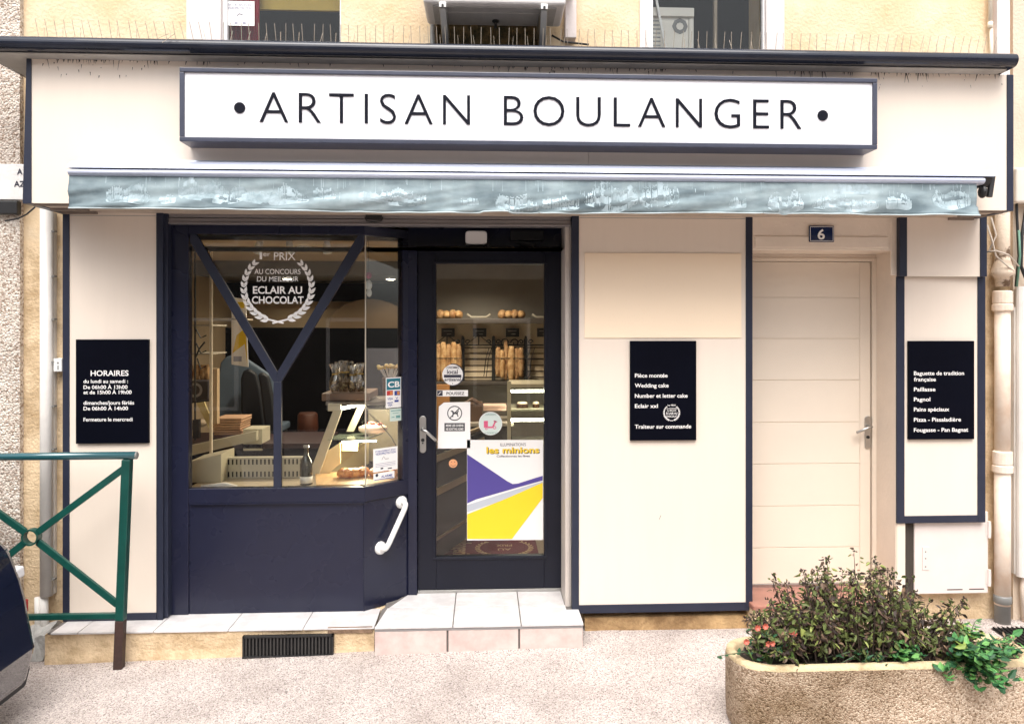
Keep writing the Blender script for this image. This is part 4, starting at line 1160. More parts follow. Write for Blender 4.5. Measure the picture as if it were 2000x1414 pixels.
# --- bread wall behind the door (plane y = YBR)
YBR = 2.75
bw = thing('bread_wall', 'slatted cream bread wall with dark top shelf behind the shop door', 'shelving', (X(960, YBR), YBR, SZ))
mb = MB(); mb.box(X(838, YBR), X(1200, YBR), YBR + .06, YBR + .1, SZ, Z(628, YBR, 960))
mb.build('back_panel', mat('slat_cream', (.66, .55, .41), .6), bw)
mb = MB(); mb.box(X(838, YBR), X(1200, YBR), YBR + .02, YBR + .12, Z(628, YBR, 960), CZ)
mb.build('upper_wall', GREYW, bw)
mb = MB()
for k in range(6): mb.rbox(838, 678 + k * 11.5, 1200, 680 + k * 11.5, YBR + .054, YBR + .062)
mb.build('slat_grooves', mat('groove_brown', (.07, .045, .03), .8), bw)
mb = MB(); mb.rbox(838, 622, 1200, 632, YBR - .3, YBR + .06); mb.rbox(838, 745, 1200, 752, YBR - .2, YBR + .06); each(mb, 'shelf', mat('shelf_dark', (.055, .045, .04), .5), bw, bevel=.004)
mb = MB(); mb.rbox(838, 752, 1200, 1010, YBR - .02, YBR + .06); mb.build('base_cabinet', mat('cabinet_grey', (.15, .13, .11), .5, .1, 3), bw)
ir = thing('iron_rack', 'black wrought iron bread rack with scrolls on the slatted wall', 'rack', (X(960, YBR - .1), YBR - .1, Z(745, YBR, 960)))
Yi = YBR - .06
for px in (904, 964, 1027):
    mb = MB(); mb.box(X(px - 3.5, Yi), X(px + 3.5, Yi), Yi, Yi + .03, Z(748, Yi, px), Z(662, Yi, px)); mb.blob(at(px, 660, Yi), .014, .014, .02); mb.build('upright', BLACKM, ir)
mb = MB(); mb.tube([at(838, 674, Yi), at(1100, 674, Yi)], .007, 6); mb.tube([at(838, 700, Yi - .12), at(1100, 700, Yi - .12)], .004, 6)
each(mb, 'rail', BLACKM, ir)
mb = MB()
def scroll(cx_, cy_, r0, sg_):
    pth = []
    for k in range(18):
        a = k / 17 * 3.4 * PI / 1.6; r = r0 * (1 - .75 * k / 17)
        pth.append(at(cx_ + sg_ * r * math.cos(a), cy_ - r * math.sin(a), Yi))
    mb.tube(pth, .006, 5)
for px in (904, 964, 1027): scroll(px - 9, 668, 5, -1); scroll(px + 9, 668, 5, 1)
scroll(985, 670, 9, 1); scroll(1006, 670, 9, -1)
for px in (935, 873): mb.bar(at(px - 24, 673, Yi), at(px - 5, 658, Yi), .008, .008); mb.bar(at(px + 24, 673, Yi), at(px + 5, 658, Yi), .008, .008); mb.bar(at(px, 674, Yi), at(px, 656, Yi), .012, .008)
mb.build('scrollwork', BLACKM, ir)
mb = MB()
for px in (955, 960, 1036, 1044):
    mb.tube([at(px, 680, Yi - .02), at(px - 6, 700, Yi - .14), at(px - 10, 735, Yi - .05)], .004, 5)
mb.build('baskets', BLACKM, ir)
tags_ = [(875, 'leftmost'), (937, 'second from the left'), (1001, 'above the right baguettes'), (1062, 'rightmost')]
for px, nm in tags_:
    tg = thing('price_tag', 'small slate price tag under the bread shelf, ' + nm, 'price tag', at(px, 648, YBR - .02), 'slate price tags under the bread shelf')
    mb = MB(); mb.rbox(px - 13, 641, px + 13, 658, YBR - .03, YBR - .022); mb.build('slate', BLACKM, tg)
    mb = MB(); mb.rbox(px - 9, 646, px + 8, 647.2, YBR - .0315, YBR - .030); mb.rbox(px - 2, 652, px + 6, 653.2, YBR - .0315, YBR - .030); mb.build('writing', mat('chalk', (.35, .35, .33), .9), tg)
def baguette(px0, py0, px1, py1, Y_, lab, r=.03, m=BREAD):
    p, q = at(px0, py0, Y_), at(px1, py1, Y_)
    mb = MB(); n = 11
    pth = [p.lerp(q, k / (n - 1)) + Vector((random.uniform(-.003, .003), 0, 0)) for k in range(n)]
    rad = [r * (.35 + .65 * math.sin(PI * (k + .35) / (n - .3)) ** .45) * (1 + .09 * (k % 2)) for k in range(n)]
    mb.tube(pth, rad, 9)
    return tag(mb.build('baguette', m, smooth=True), lab, 'baguette', 'baguettes standing in the iron rack')
bl = [(858, 'leftmost in the rack behind the door'), (868, 'second from the left in the rack'), (878, 'third from the left in the rack'), (888, 'fourth, above the round black sticker'), (897, 'just left of the second iron upright')]
for k, (px, nm) in enumerate(bl): baguette(px - 2, 672 - k % 2 * 4, px - 1, 745, YBR - .13 - .02 * (k % 2), 'golden baguette ' + nm, .033, BREADL if k % 2 else BREAD)
br_ = [(973, 'just right of the middle iron upright'), (981, 'pale, second of the right hand bunch'), (988, 'longest, rising out of the right hand bunch'), (999, 'fat, middle of the right hand bunch'), (1008, 'under the right scroll of the rack'), (1017, 'just left of the last iron upright')]
for k, (px, nm) in enumerate(br_): baguette(px, (678, 684, 664, 676, 680, 679)[k], px, (735, 738, 742, 744, 742, 736)[k], YBR - .13 - .02 * (k % 2), 'crusty baguette ' + nm, (.03, .026, .022, .036, .032, .03)[k], BREADL if k in (1, 3) else BREAD)
for grp_, xs2 in (('left', (860, 872, 884, 895)), ('right', (981, 993, 1005, 1017))):
    for k, px in enumerate(xs2):
        p = at(px, 615, YBR - .15)
        mb = MB(); mb.blob(p, .045, .09, .042 if k % 2 else .05, jit=.06)
        ords = ('first from the left', 'second from the left', 'third from the left', 'last')[k]
        tag(mb.build('bread_loaf', BREADL if k % 2 else BREAD, smooth=True), 'round loaf on the dark top shelf, %s in the %s heap' % (ords, grp_), 'loaf', 'loaves on the top bread shelf')
for k, px in enumerate((935, 1062)):
    mb = MB(); p0 = at(px, 621, YBR - .15)
    mb.tube([p0 + Vector((-.11, 0, .035)), p0 + Vector((-.07, 0, .006)), p0 + Vector((.07, 0, .006)), p0 + Vector((.11, 0, .035))], .012, 8)
    tag(mb.build('basket', mat('basket_grey', (.36, .33, .28), .8), smooth=True), 'shallow empty basket ' + ('between the two heaps of loaves' if k == 0 else 'right of the right heap of loaves'), 'basket', 'empty baskets on the top bread shelf')

# --- counter and glass case seen through the door
gc_ = thing('glass_case', 'lit glass cake case with two bright shelf lamps behind the shop door', 'display case', (X(1030, 1.9), 1.9, SZ))
Yk = 1.75
mb = MB(); mb.rbox(991, 745, 998, 880, Yk, Yk + .04); mb.rbox(998, 750, 1120, 757, Yk, Yk + .5); mb.build('frame', CREAMI, gc_)
mb = MB(); mb.rbox(998, 762, 1120, 766, Yk + .02, Yk + .06); mb.rbox(995, 818, 1120, 822.5, Yk + .02, Yk + .06); each(mb, 'lamp_tube', TUBEM, gc_)
mb = MB(); mb.rbox(996, 800, 1120, 803, Yk + .03, Yk + .5); mb.rbox(996, 868, 1120, 880, Yk + .03, Yk + .5); each(mb, 'shelf', mat('case_shelf', (.30, .28, .22), .3), gc_)
mb = MB(); mb.rbox(998, 757, 1120, 868, Yk + .005, Yk + .011); mb.build('pane', GLC, gc_)
for k, (px, lab) in enumerate(((1020, 'dark chocolate cake with pale icing in the lit glass case'), (1047, 'small dark cake right of the iced cake in the lit glass case'))):
    ck = thing('cake', lab, 'cake', at(px, 800, Yk + .2), 'cakes in the lit glass case')
    p = at(px, 800, Yk + .2); mb = MB(); r = .05 if k == 0 else .03
    mb.lathe(p, [(r, 0), (r, .045), (r * .9, .05)], 18); mb.build('body', mat('chocolate', (.04, .016, .008), .25), ck)
    mb = MB(); mb.lathe(p + Vector((0, 0, .05)), [(r * .95, 0), (r * .8, .014), (r * .3, .018)], 18); mb.build('icing', mat('icing', (.70, .58, .46), .4), ck, smooth=True)
mb = MB(); mb.rbox(852, 752, 878, 1060, 2.3, 2.4); tag(mb.build('wooden_post', mat('orange_wood', (.36, .17, .06), .5, .15, 6)), 'orange brown wooden upright behind the POUSSEZ sticker', 'post')
ctr = thing('shop_counter', 'dark bakery counter with pale worktop behind the door', 'counter', (X(930, 1.6), 1.7, SZ))
mb = MB(); mb.rbox(890, 832, 1000, 1000, 1.85, 2.3); mb.build('body', mat('counter_dark', (.05, .042, .036), .45), ctr)
mb = MB(); mb.rbox(885, 826, 1003, 833, 1.8, 2.3); mb.build('worktop', mat('worktop_grey', (.32, .29, .25), .4), ctr, bevel=.003)
mb = MB()
for k in range(4): mb.box(*[X(v, 1.9) for v in (944, 989)], 1.9, 2.1, Z(802 - k * 2.6, 1.9, 966) , Z(800.2 - k * 2.6, 1.9, 966))
tag(mb.build('wrapping_paper', mat('paper_pink', (.62, .42, .33), .7, .15, 9)), 'stack of pinkish wrapping paper on the counter above the round pink sticker', 'paper stack')
mb = MB(); mb.rbox(905, 790, 942, 830, 1.9, 2.2); mb.tube([at(905, 792, 1.92), at(922, 780, 1.92), at(942, 792, 1.92)], .02, 8)
tag(mb.build('bread_slicer', mat('slicer_brown', (.10, .06, .045), .4)), 'brown bread slicer on the counter beside the no dogs notice', 'slicer')
# front of the sales case, to the left behind the door
sc2 = thing('sales_case', 'long dark sales counter front with pale rails behind the lower part of the shop door', 'counter', (X(850, .9), 1.0, SZ))
q0, q1 = Vector((X(800, .62), .62, 0)), Vector((X(952, 2.0), 2.0, 0))
def wallseg(mb, p, q, z0, z1, th_):
    d = (q - p).normalized(); nn = Vector((d.y, -d.x, 0)) * th_
    mb.prismz([(p.x, p.y), (p.x + nn.x, p.y + nn.y), (q.x + nn.x, q.y + nn.y), (q.x, q.y)], z0, z1)
mb = MB(); wallseg(mb, q0, q1, SZ, .95, .02); mb.build('front_panel', mat('counter_black', (.018, .016, .016), .3), sc2)
mb = MB()
for zz in (.98, .86, .62, .30): wallseg(mb, q0 + Vector((.0, -.002, 0)), q1 + Vector((0, -.002, 0)), zz, zz + (.05 if zz in (.86, .62) else .022), .03)
each(mb, 'rail', mat('rail_brown', (.40, .32, .22), .35, .1, 5), sc2, bevel=.003)
# doormat
dm = thing('doormat', 'dark red doormat with gold lettering and laurel oval inside the shop door', 'doormat', (X(960, .8), .8, SZ))
m0, m1 = SZ + .001, SZ + .009
ax, bx, ay, by = X(800, 1.0), X(1050, 1.2), .95, 1.60
mb = MB(); mb.box(ax, bx, ay, by, m0, m1); mb.build('mat', mat('mat_red', (.13, .012, .025), .95, .15, 60, bump=.3, bscale=300), dm, bevel=.003)
GOLD = mat('mat_gold', (.50, .34, .19), .9)
mb = MB()
mb.laurel(0, 0, 1, 0, 11, flat=lambda x, z: (X(985, 1.25) + x * .20, 1.24 + z * .20, m1 + .001))
mb.text('AU', 0, .10, 0, .05, 0, .012, pos=lambda x, y: (X(985, 1.25) + .05 - x, 1.22 - y, m1 + .0012)); mb.text('PRIX', 0, .12, 0, .05, 0, .012, pos=lambda x, y: (X(985, 1.25) + .06 - x, 1.32 - y, m1 + .0012))
mb.text('boulangerie', 0, .52, 0, .13, 0, .02, pos=lambda x, y: (X(900, 1.25) + y - .05, 1.55 - x, m1 + .0012))
mb.build('lettering', GOLD, dm)

# --- window display
mb = MB(); zsill = gz0 - .012
mb.prismz([(X(362, .12), .13), (xB - .01, .13), (Pk[0] + .02, Pk[1] + .03), (Pk[0] + .02, .62), (X(362, .12), .62)], zsill - .03, zsill)
tag(mb.build('display_shelf', mat('display_shelf', (.60, .50, .36), .4, .06, 4)), 'cream display shelf along the foot of the shop window', 'shelf')
# radiator-like slotted panel
rd_ = thing('slotted_panel', 'cream metal heater panel with rows of dark slots behind the window', 'heater', (X(512, .42), .42, zsill))
a, b, c, d = R(433, 893, 592, 953, .42)
mb = MB(); mb.box(a, b, .42, .47, zsill + .001, d); mb.build('body', CREAMI, rd_, bevel=.006)
mb = MB()
for k in range(20):
    x = a + .018 + (b - a - .03) * k / 19
    mb.box(x - .0045, x + .0045, .4185, .42, d - .045, d - .012); mb.box(x - .0045, x + .0045, .4185, .42, zsill + .012, zsill + .045)
mb.build('slots', DARK, rd_)
mb = MB(); a, b, c, d = R(369, 890, 432, 953, .30)
mb.prism([(a, zsill + .001), (b, zsill + .001), (b, d + .01), (a, d - .035)], .30, .55)
tag(mb.build('counter_end', CREAMI, bevel=.004), 'cream sloping counter end in the lower left corner of the window', 'counter')
mb = MB(); mb.tube([at(393, 951, .16), at(440, 948, .17), at(463, 951, .18)], [.012, .02, .012], 8); 
tag(mb.build('paper_sheet', VINYL, smooth=True), 'white folded paper lying on the display shelf at bottom left', 'paper')
# counter behind with paper bags
cb_ = thing('back_counter', 'long counter with dark red worktop and cream fascia behind the heater panel', 'counter', (X(470, 1.2), 1.2, SZ))
mb = MB(); mb.prism([(X(320, 1.0), Z(880, 1.0, 400)), (X(505, 1.0), Z(840, 1.0, 505)), (X(505, 1.0), Z(858, 1.0, 505)), (X(320, 1.0), Z(900, 1.0, 400))][::-1], .95, 1.0); mb.rbox(475, 838, 512, 880, 1.0, 1.2); mb.build('fascia', CREAMI, cb_)
mb = MB(); mb.box(X(330, 1.0), X(640, 1.2), 1.02, 1.55, SZ, Z(868, 1.2, 540)); mb.build('body', DKWALL, cb_)
mb = MB(); mb.box(X(330, 1.0), X(640, 1.2), 1.0, 1.6, Z(868, 1.2, 540), Z(858, 1.2, 540)); mb.build('worktop', RED, cb_, bevel=.004)
PAPER = mat('kraft_paper', (.52, .32, .20), .7, .12, 8)
mb = MB(); a, b, c, d = R(416, 816, 470, 850, 1.05)
for k in range(7): mb.box(a + random.uniform(-.006, .006), b + random.uniform(-.01, .01), 1.06, 1.3, c + (d - c) * k / 7 + .001, c + (d - c) * (k + .8) / 7)
tag(mb.build('paper_bags', PAPER, bevel=.003), 'stack of brown kraft paper bags on the counter behind the window', 'paper bags')
ch = 'dark high backed chairs behind the shop window'
def chair(pts_, Y_, m, lab, t=.05):
    th = thing('high_backed_chair', lab, 'chair', at(pts_[0][0], 880, Y_), ch)
    P = [(at(x, y, Y_).x, at(x, y, Y_).z) for x, y in pts_]
    mb = MB(); mb.prism(P, Y_, Y_ + t); mb.build('backrest', m, th, bevel=.02, seg=3)
    x0 = min(p[0] for p in P); x1 = max(p[0] for p in P); z0 = min(p[1] for p in P)
    mb = MB(); mb.box(x0, x1, Y_ + t, Y_ + .45, z0 - .06, z0); mb.build('seat', m, th, bevel=.015)
    for sx_ in (x0 + .03, x1 - .03):
        for sy_ in (Y_ + .04, Y_ + .41):
            mb = MB(); mb.tube([(sx_, sy_, SZ), (sx_, sy_, z0 - .06)], .012, 8); mb.build('leg', BLACKM, th)
SLATE = mat('slate_fabric', (.085, .12, .17), .6, .1, 6); INKF = mat('ink_fabric', (.006, .008, .014), .6)
chair([(424, 835), (424, 735), (430, 708), (440, 697), (455, 693), (480, 700), (510, 720), (535, 738), (540, 835)][::-1], 1.75, SLATE, 'slate blue high backed chair with rounded top, largest of the row behind the window')
chair([(478, 860), (470, 800), (469, 740), (474, 724), (486, 720), (500, 730), (508, 760), (513, 800), (520, 860)][::-1], 1.62, INKF, 'black high backed chair with rounded top left of the Y mullion stem')
chair([(520, 870), (512, 800), (507, 755), (502, 730), (512, 727), (524, 735), (532, 770), (538, 820), (546, 880)][::-1], 1.5, INKF, 'black narrow high backed chair just behind the Y mullion stem')
# poster leaning on the left, generic colours
ps = thing('wall_poster', 'narrow yellow and white poster hanging behind the left arm of the Y mullion', 'poster', at(466, 650, 1.3))
P = [at(x, y, 1.3) for x, y in ((452, 712), (485, 717), (480, 585), (452, 580))]
mb = MB(); mb.prism([(p.x, p.z) for p in P], 1.3, 1.306); mb.build('sheet', VINYL, ps)
mb = MB(); YEL = mat('print_yellow', (.80, .55, .02), .5)
mb.poly([(at(x, y, 1.299).x, at(x, y, 1.299).z) for x, y in ((454, 690), (478, 672), (483, 715), (478, 640), (466, 655))][:3] + [(at(480, 640, 1.299).x, at(480, 640, 1.299).z), (at(462, 655, 1.299).x, at(462, 655, 1.299).z)], 1.299)
mb.rbox(455, 590, 477, 602, 1.2985, 1.2995); mb.build('print', YEL, ps)
mb = MB(); mb.rbox(455, 612, 474, 615, 1.2985, 1.2995); mb.rbox(456, 696, 472, 706, 1.2985, 1.2995); mb.build('caption', INKG, ps)
# left glass shelf unit with iron shelves
gs = thing('glass_shelf_unit', 'glass shelf unit with cream corner post and dark iron stand behind the window', 'shelf unit', (X(390, .9), .9, SZ))
mb = MB(); mb.rbox(409, 480, 413.5, 886, .62, .64); mb.build('corner_post', mat('post_cream', (.68, .60, .48), .4), gs)
mb = MB(); mb.rbox(369, 690, 410, 693, .95, 1.3); mb.rbox(369, 634, 410, 637, .95, 1.3); mb.rbox(369, 622, 470, 625, 1.3, 1.6); each(mb, 'shelf', mat('shelf_pale', (.42, .38, .32), .3), gs)
mb = MB(); mb.tube([at(381, 470, .9), at(381, 860, .9)], .007, 6); mb.tube([at(372, 786, .88), at(408, 782, .88)], .006, 6); mb.tube([at(381, 700, .9), at(390, 680, .9), at(400, 668, .9)], .006, 6)
for k in range(3): mb.tube([at(381 + 2 * k, 640 + 30 * k, .9), at(392, 660 + 30 * k, .9), at(403, 655 + 30 * k, .9)], .005, 5)
mb.rbox(376, 820, 388, 856, .88, .92); mb.build('iron_stand', BLACKM, gs)
mb = MB(); mb.rbox(409, 720, 424, 828, .95, 1.0); mb.build('wooden_back', mat('pale_wood', (.52, .38, .24), .5, .1, 5, stretch=(5, 5, .6)), gs)
for k, (px, py, rx, lab) in enumerate(((381, 762, 16, 'round dark kitchen scale on the left glass shelf'),)):
    sc3 = thing('kitchen_scale', lab, 'scale', at(px + 6, py, 1.0))
    mb = MB(); mb.rbox(368, 744, 406, 784, 1.0, 1.15); mb.build('case', mat('scale_dark', (.05, .045, .05), .4), sc3, bevel=.006)
    mb = MB(); p = at(380, 762, .99); mb.ring(p.x, p.z, .034, .052, .997, 28); mb.build('dial', mat('dial_grey', (.32, .31, .32), .4), sc3)
for k, px in enumerate((372, 384, 396, 405)):
    baguette(px, 712, px, 742, 1.15, ('short pale baguette on the left glass shelf, %s of four' % ('leftmost', 'second', 'third', 'rightmost')[k]), .022, BREADL)
for k, (px, py) in enumerate(((378, 832), (392, 826))):
    mb = MB(); mb.blob(at(px, py, 1.1), .045, .05, .03, jit=.05)
    tag(mb.build('bread_roll', mat('roll_grey', (.34, .27, .20), .7, .2, 12), smooth=True), ('bread roll under the left glass shelf, nearer the frame' if k == 0 else 'bread roll under the left glass shelf, nearer the corner post'), 'bread roll', 'rolls under the left glass shelf')
mb = MB(); mb.prism([(at(x, y, .98).x, at(x, y, .98).z) for x, y in ((382, 784), (398, 784), (409, 812), (409, 838))][::-1], .98, 1.0)
tag(mb.build('lit_panel', mat('lit_cream', (.80, .68, .34), .5)), 'slanting pale yellow panel below the kitchen scale', 'panel')

# --- sloped display case at the right of the window
dcx = thing('pastry_case', 'sloping cream framed pastry case with lit tube behind the angled pane', 'display case', (X(680, .6), .6, zsill))
def slab(mb, pts, y0, y1):
    P = [(at(x, y, y0).x, at(x, y, y0).z) for x, y in pts]
    mb.prism(P, y0, y1)
mb = MB()
slab(mb, [(614, 958), (600, 930), (652, 800), (668, 800)][::-1] if False else [(612, 955), (632, 903), (668, 800), (651, 800), (604, 925)], .50, .53)
slab(mb, [(640, 788), (665, 788), (665, 803), (640, 803)][::-1], .495, .53)
slab(mb, [(676, 843), (690, 843), (714, 790), (700, 790)], .85, .88)
mb.build('side_frame', CREAMI, dcx, bevel=.003)
mb = MB()
slab(mb, [(612, 950), (664, 905), (664, 865), (634, 885)], .52, .54); 
PT = [at(613, 950, .55), at(720, 905, 1.1), at(720, 862, 1.1), at(636, 888, .55)]
mb.add([p for p in PT], [(0, 1, 2, 3)])
PT = [at(664, 868, .56), at(700, 880, .56), at(760, 850, 1.15), at(715, 850, 1.15)]
mb.rbox(668, 862, 698, 880, .58, .60)
PT = [at(668, 862, .6), at(698, 862, .6), at(750, 838, 1.2), at(720, 838, 1.2)]
mb.build('inner_panel', mat('case_lit', (.70, .58, .34), .5, .04, 5), dcx, solid=.006)
mb = MB(); mb.tube([at(662, 799, .56), at(740, 782, .85)], .010, 10); tb = mb.build('lamp_tube', TUBEM, dcx, smooth=True)
L_ = bpy.data.lights.new('tube_light', 'POINT'); L_.energy = 8; L_.shadow_soft_size = .12; L_.color = (1, .86, .60)
lo = bpy.data.objects.new('tube_light', L_); C.objects.link(lo); lo.parent = dcx; lo.location = at(728, 806, .78) - dcx.location
L_ = bpy.data.lights.new('lower_fill_light', 'POINT'); L_.energy = 3.2; L_.shadow_soft_size = .05; L_.color = (1, .86, .60)  # fill light added under the glass shelf to brighten the inner panel
lo = bpy.data.objects.new('lower_fill_light', L_); C.objects.link(lo); lo.parent = dcx; lo.location = at(700, 868, .53) - dcx.location
mb = MB(); mb.tube([at(668, 863, .53), at(735, 861, .56)], .005, 8); mb.build('added_lower_tube', TUBEM, dcx, smooth=True)  # glowing tube added to go with the fill light
mb = MB(); mb.add([at(640, 858, .5), at(712, 859, .5), at(748, 846, .95), at(664, 848, .95)], [(0, 1, 2, 3)])
mb.build('glass_shelf', mat('shelf_glass', (.20, .24, .19), .08), dcx, solid=.008)
mb = MB(); mb.add([at(636, 788, .5), at(780, 788, .62), at(780, 775, 1.1), at(660, 778, 1.1)], [(0, 1, 2, 3)]); mb.build('top', mat('case_top', (.16, .13, .11), .4), dcx, solid=.02)
mb = MB(); mb.tube([at(722, 808, .6), at(745, 830, .55), at(765, 855, .5), at(783, 888, .46)], .004, 5); mb.build('cable', CABLE, dcx, smooth=True)
mb = MB(); mb.rbox(720, 800, 790, 900, 1.22, 1.25); mb.build('back', mat('case_back', (.22, .19, .12), .4, .2, 9), dcx)
# tray with cellophane bags
mb = MB(); mb.rbox(628, 768, 722, 783, .55, .95)
tag(mb.build('wooden_tray', mat('tray_brown', (.20, .12, .08), .5, .15, 6), bevel=.006), 'brown wooden tray on top of the sloping pastry case', 'tray')
rd = random.Random(11)
k = 0
locs = [(654, 'front row, far left'), (671, 'front row, second from the left'), (688, 'front row, third from the left'), (704, 'front row, right end'), (662, 'back row, left'), (681, 'back row, middle'), (699, 'back row, right')]
for i, (px, nm) in enumerate(locs):
    Y_ = .62 if i < 4 else .78
    p = at(px, 767, Y_); p.z = Z(768, .55, 675) + .002
    bgx = thing('sweet_bag', 'clear cellophane bag of sweets on the brown tray, ' + nm, 'sweet bag', p, 'cellophane sweet bags on the brown tray')
    mb = MB()
    hh = .165 + rd.uniform(0, .04)
    prof = [(.022, 0), (.036, .03), (.034, .07), (.022, hh * .62), (.016, hh * .68), (.034, hh), (.03, hh * 1.04)]
    n = 11; vs = []
    for r, h in prof:
        for q in range(n):
            a = 2 * PI * q / n; rr = r * rd.uniform(.72, 1.2); vs.append((p.x + rr * math.cos(a), p.y + rr * math.sin(a), p.z + h))
    mb.add(vs, [(u * n + q, u * n + (q + 1) % n, (u + 1) * n + (q + 1) % n, (u + 1) * n + q) for u in range(len(prof) - 1) for q in range(n)])
    bag = mb.build('bag', CELLO, bgx)
    mb = MB()
    for q in range(10): mb.blob((p.x + rd.uniform(-.016, .016), p.y + rd.uniform(-.016, .016), p.z + .012 + rd.uniform(0, .055)), .012, .012, .010, 7, 5)
    mb.build('sweets', mat('sweets', (.70, .55, .30), .5, 0, 40, col2=(.16, .08, .04), thr=(.45, .55)), bgx, smooth=True)
    mb = MB(); mb.lathe(p + Vector((0, 0, hh * .63)), [(.02, 0), (.02, .008)], 10); mb.build('ribbon', mat('ribbon_gold', (.62, .42, .12), .3, metal=.6), bag)
# lollipops in a pot
lolly = thing('lollipop_pot', 'pot of yellow topped lollipops at the right of the window', 'lollipop pot', at(764, 770, .75))
mb = MB(); p = at(762, 772, .75); mb.lathe(p, [(.05, 0), (.055, .12), (.05, .125)], 16); mb.build('pot', mat('pot_brown', (.16, .08, .05), .5), lolly)
mb = MB(); mt = MB()
for q in range(26):
    a = rd.uniform(0, 2 * PI); r = rd.uniform(.01, .05); b0 = Vector((p.x + r * .6 * math.cos(a), p.y + r * .6 * math.sin(a), p.z + .11)); t0 = Vector((p.x + r * 1.7 * math.cos(a), p.y + r * 1.7 * math.sin(a), p.z + .185 + rd.uniform(0, .02)))
    mb.tube([b0, t0], .003, 5); mt.blob(t0, .015, .013, .011, 7, 5)
mb.build('sticks', VINYL, lolly); mt.build('sweets', mat('lolly_yellow', (.70, .48, .08), .4, .3, 30), lolly, smooth=True)
# cake, pastries, bottle
pc = thing('cream_cake', 'pink cream cake on the glass shelf of the pastry case', 'cake', at(728, 845, .75))
p = at(728, 846, .75); mb = MB(); mb.blob(p + Vector((0, 0, .03)), .10, .09, .035, 16, 8, .05); mb.build('sponge', mat('cream_pink', (.74, .56, .46), .5, .12, 20, bump=.4), pc, smooth=True)
mb = MB()
for q in range(9): mb.blob(p + Vector((rd.uniform(-.06, .07), rd.uniform(-.04, .04), .06 + rd.uniform(0, .012))), .018, .014, .010, 7, 5)
mb.build('topping', mat('topping_red', (.50, .07, .04), .35), pc, smooth=True)
mb = MB(); mb.prismz([(X(610, .14) + .02, .16), (xB - .01, .15), (Pk[0] + .0, Pk[1] + .06), (Pk[0], .55), (X(612, .5), .55)], zsill + .001, zsill + .012)
tag(mb.build('wooden_board', mat('board_wood', (.66, .42, .20), .5, .15, 5, stretch=(8, 1, 1))), 'pale wooden board under the orange pastries', 'board')
for i, (px, py, L_) in enumerate(((672, 918, .085), (692, 917, .09), (708, 926, .08), (680, 930, .08), (735, 922, .085), (754, 928, .09), (772, 926, .08))):
    p = at(px, py, .36 + .02 * (i % 3)); p.z = zsill + .032
    mb = MB(); mb.blob(p + Vector((0, 0, .008)), L_ * .55, .055, .032, 14, 7, .1)
    nm = ('leftmost at the back', 'second at the back', 'in front, beside the glass joint', 'front row, left', 'behind the lower notice, left', 'behind the lower notice, right', 'last, at the window frame')[i]
    tag(mb.build('pastry', PASTRY, smooth=True), 'flat orange glazed pastry on the wooden board, ' + nm, 'pastry', 'orange pastries on the wooden board')
bt = thing('bottle', 'dark green glass bottle with white label in the shop window', 'bottle', at(598, 953, .22))
p = at(598, 953, .22); p.z = zsill + .001
hb = Z(870, .22, 598) - p.z
mb = MB(); mb.lathe(p, [(.036, 0), (.038, .006), (.038, hb * .52), (.030, hb * .64), (.015, hb * .75), (.0135, hb * .93), (.017, hb * .95), (.017, hb)], 20)
mb.build('body', mat('bottle_dark', (.022, .022, .010), .08, spec=.6, coat=.4), bt, smooth=True)
mb = MB(); mb.lathe(p + Vector((0, 0, .012)), [(.0385, 0), (.0385, hb * .17)], 20); mb.build('label', VINYL, bt, smooth=True)
mb = MB(); mb.lathe(p + Vector((0, 0, hb * .95)), [(.018, 0), (.018, hb * .055)], 16); mb.build('cap', STEEL, bt)
ls = thing('table_lamp', 'orange barrel table lamp glowing dimly in the dark rear of the shop', 'lamp', at(601, 830, 2.2))
p = at(601, 848, 2.2); mb = MB(); mb.lathe(p, [(.075, 0), (.09, .05), (.085, .17), (.07, .19)], 18); mb.build('shade', mat('lamp_orange', (.05, .010, .002), .6, .3, 14, emit=.05), ls, smooth=True)
mb = MB(); mb.tube([p, (p.x, p.y, Z(885, 2.2, 601))], .008, 8); mb.lathe((p.x, p.y, Z(887, 2.2, 601)), [(.06, 0), (.06, .01)], 14); mb.build('stem', BLACKM, ls)
# hanging ornament on glass joint
orn = thing('hanging_ornament', 'white ornament with pink top hanging beside the glass corner joint', 'ornament', at(720, 550, .3))
mb = MB(); mb.blob(at(720, 557, .3), .022, .016, .032); mb.blob(at(721, 572, .3), .017, .014, .026); mb.build('body', WHITEP, orn, smooth=True)
mb = MB(); mb.blob(at(720, 538, .3), .019, .016, .022); mb.build('top', mat('ornament_pink', (.42, .05, .12), .5), orn, smooth=True)
mb = MB(); mb.tube([at(720, 470, .3), at(720, 532, .3)], .001, 4); mb.build('thread', CABLE, orn)

# ------------------------------------------------------------------ decals and stickers
YV = YG + .0285
em = thing('window_emblem', 'white laurel wreath emblem for the chocolate eclair prize on the shop window', 'emblem', at(543, 563, YV))
mb = MB(); mb.laurel(X(543, YV), Z(562, YV, 543), Z(562, YV) - Z(626, YV), YV, 12); EMV = mat('emblem_vinyl', (.93, .91, .88), .5); mb.build('wreath', EMV, em)
mb = MB()
mb.tpx('1', 507, 512, 507, 14, YV, 0); mb.tpx('er', 514, 528, 501, 10, YV, .0); mb.tpx('PRIX', 535, 577, 508, 15, YV, .006)
mb.tpx('AU CONCOURS', 497, 587, 535.5, 10, YV, .004); mb.tpx('DU MEILLEUR', 502, 583, 550, 10, YV, .004); mb.tpx('ECLAIR AU', 494, 590, 573.5, 14, YV, .022); mb.tpx('CHOCOLAT', 492, 593, 593, 14, YV, .022)
mb.build('lettering', EMV, em)
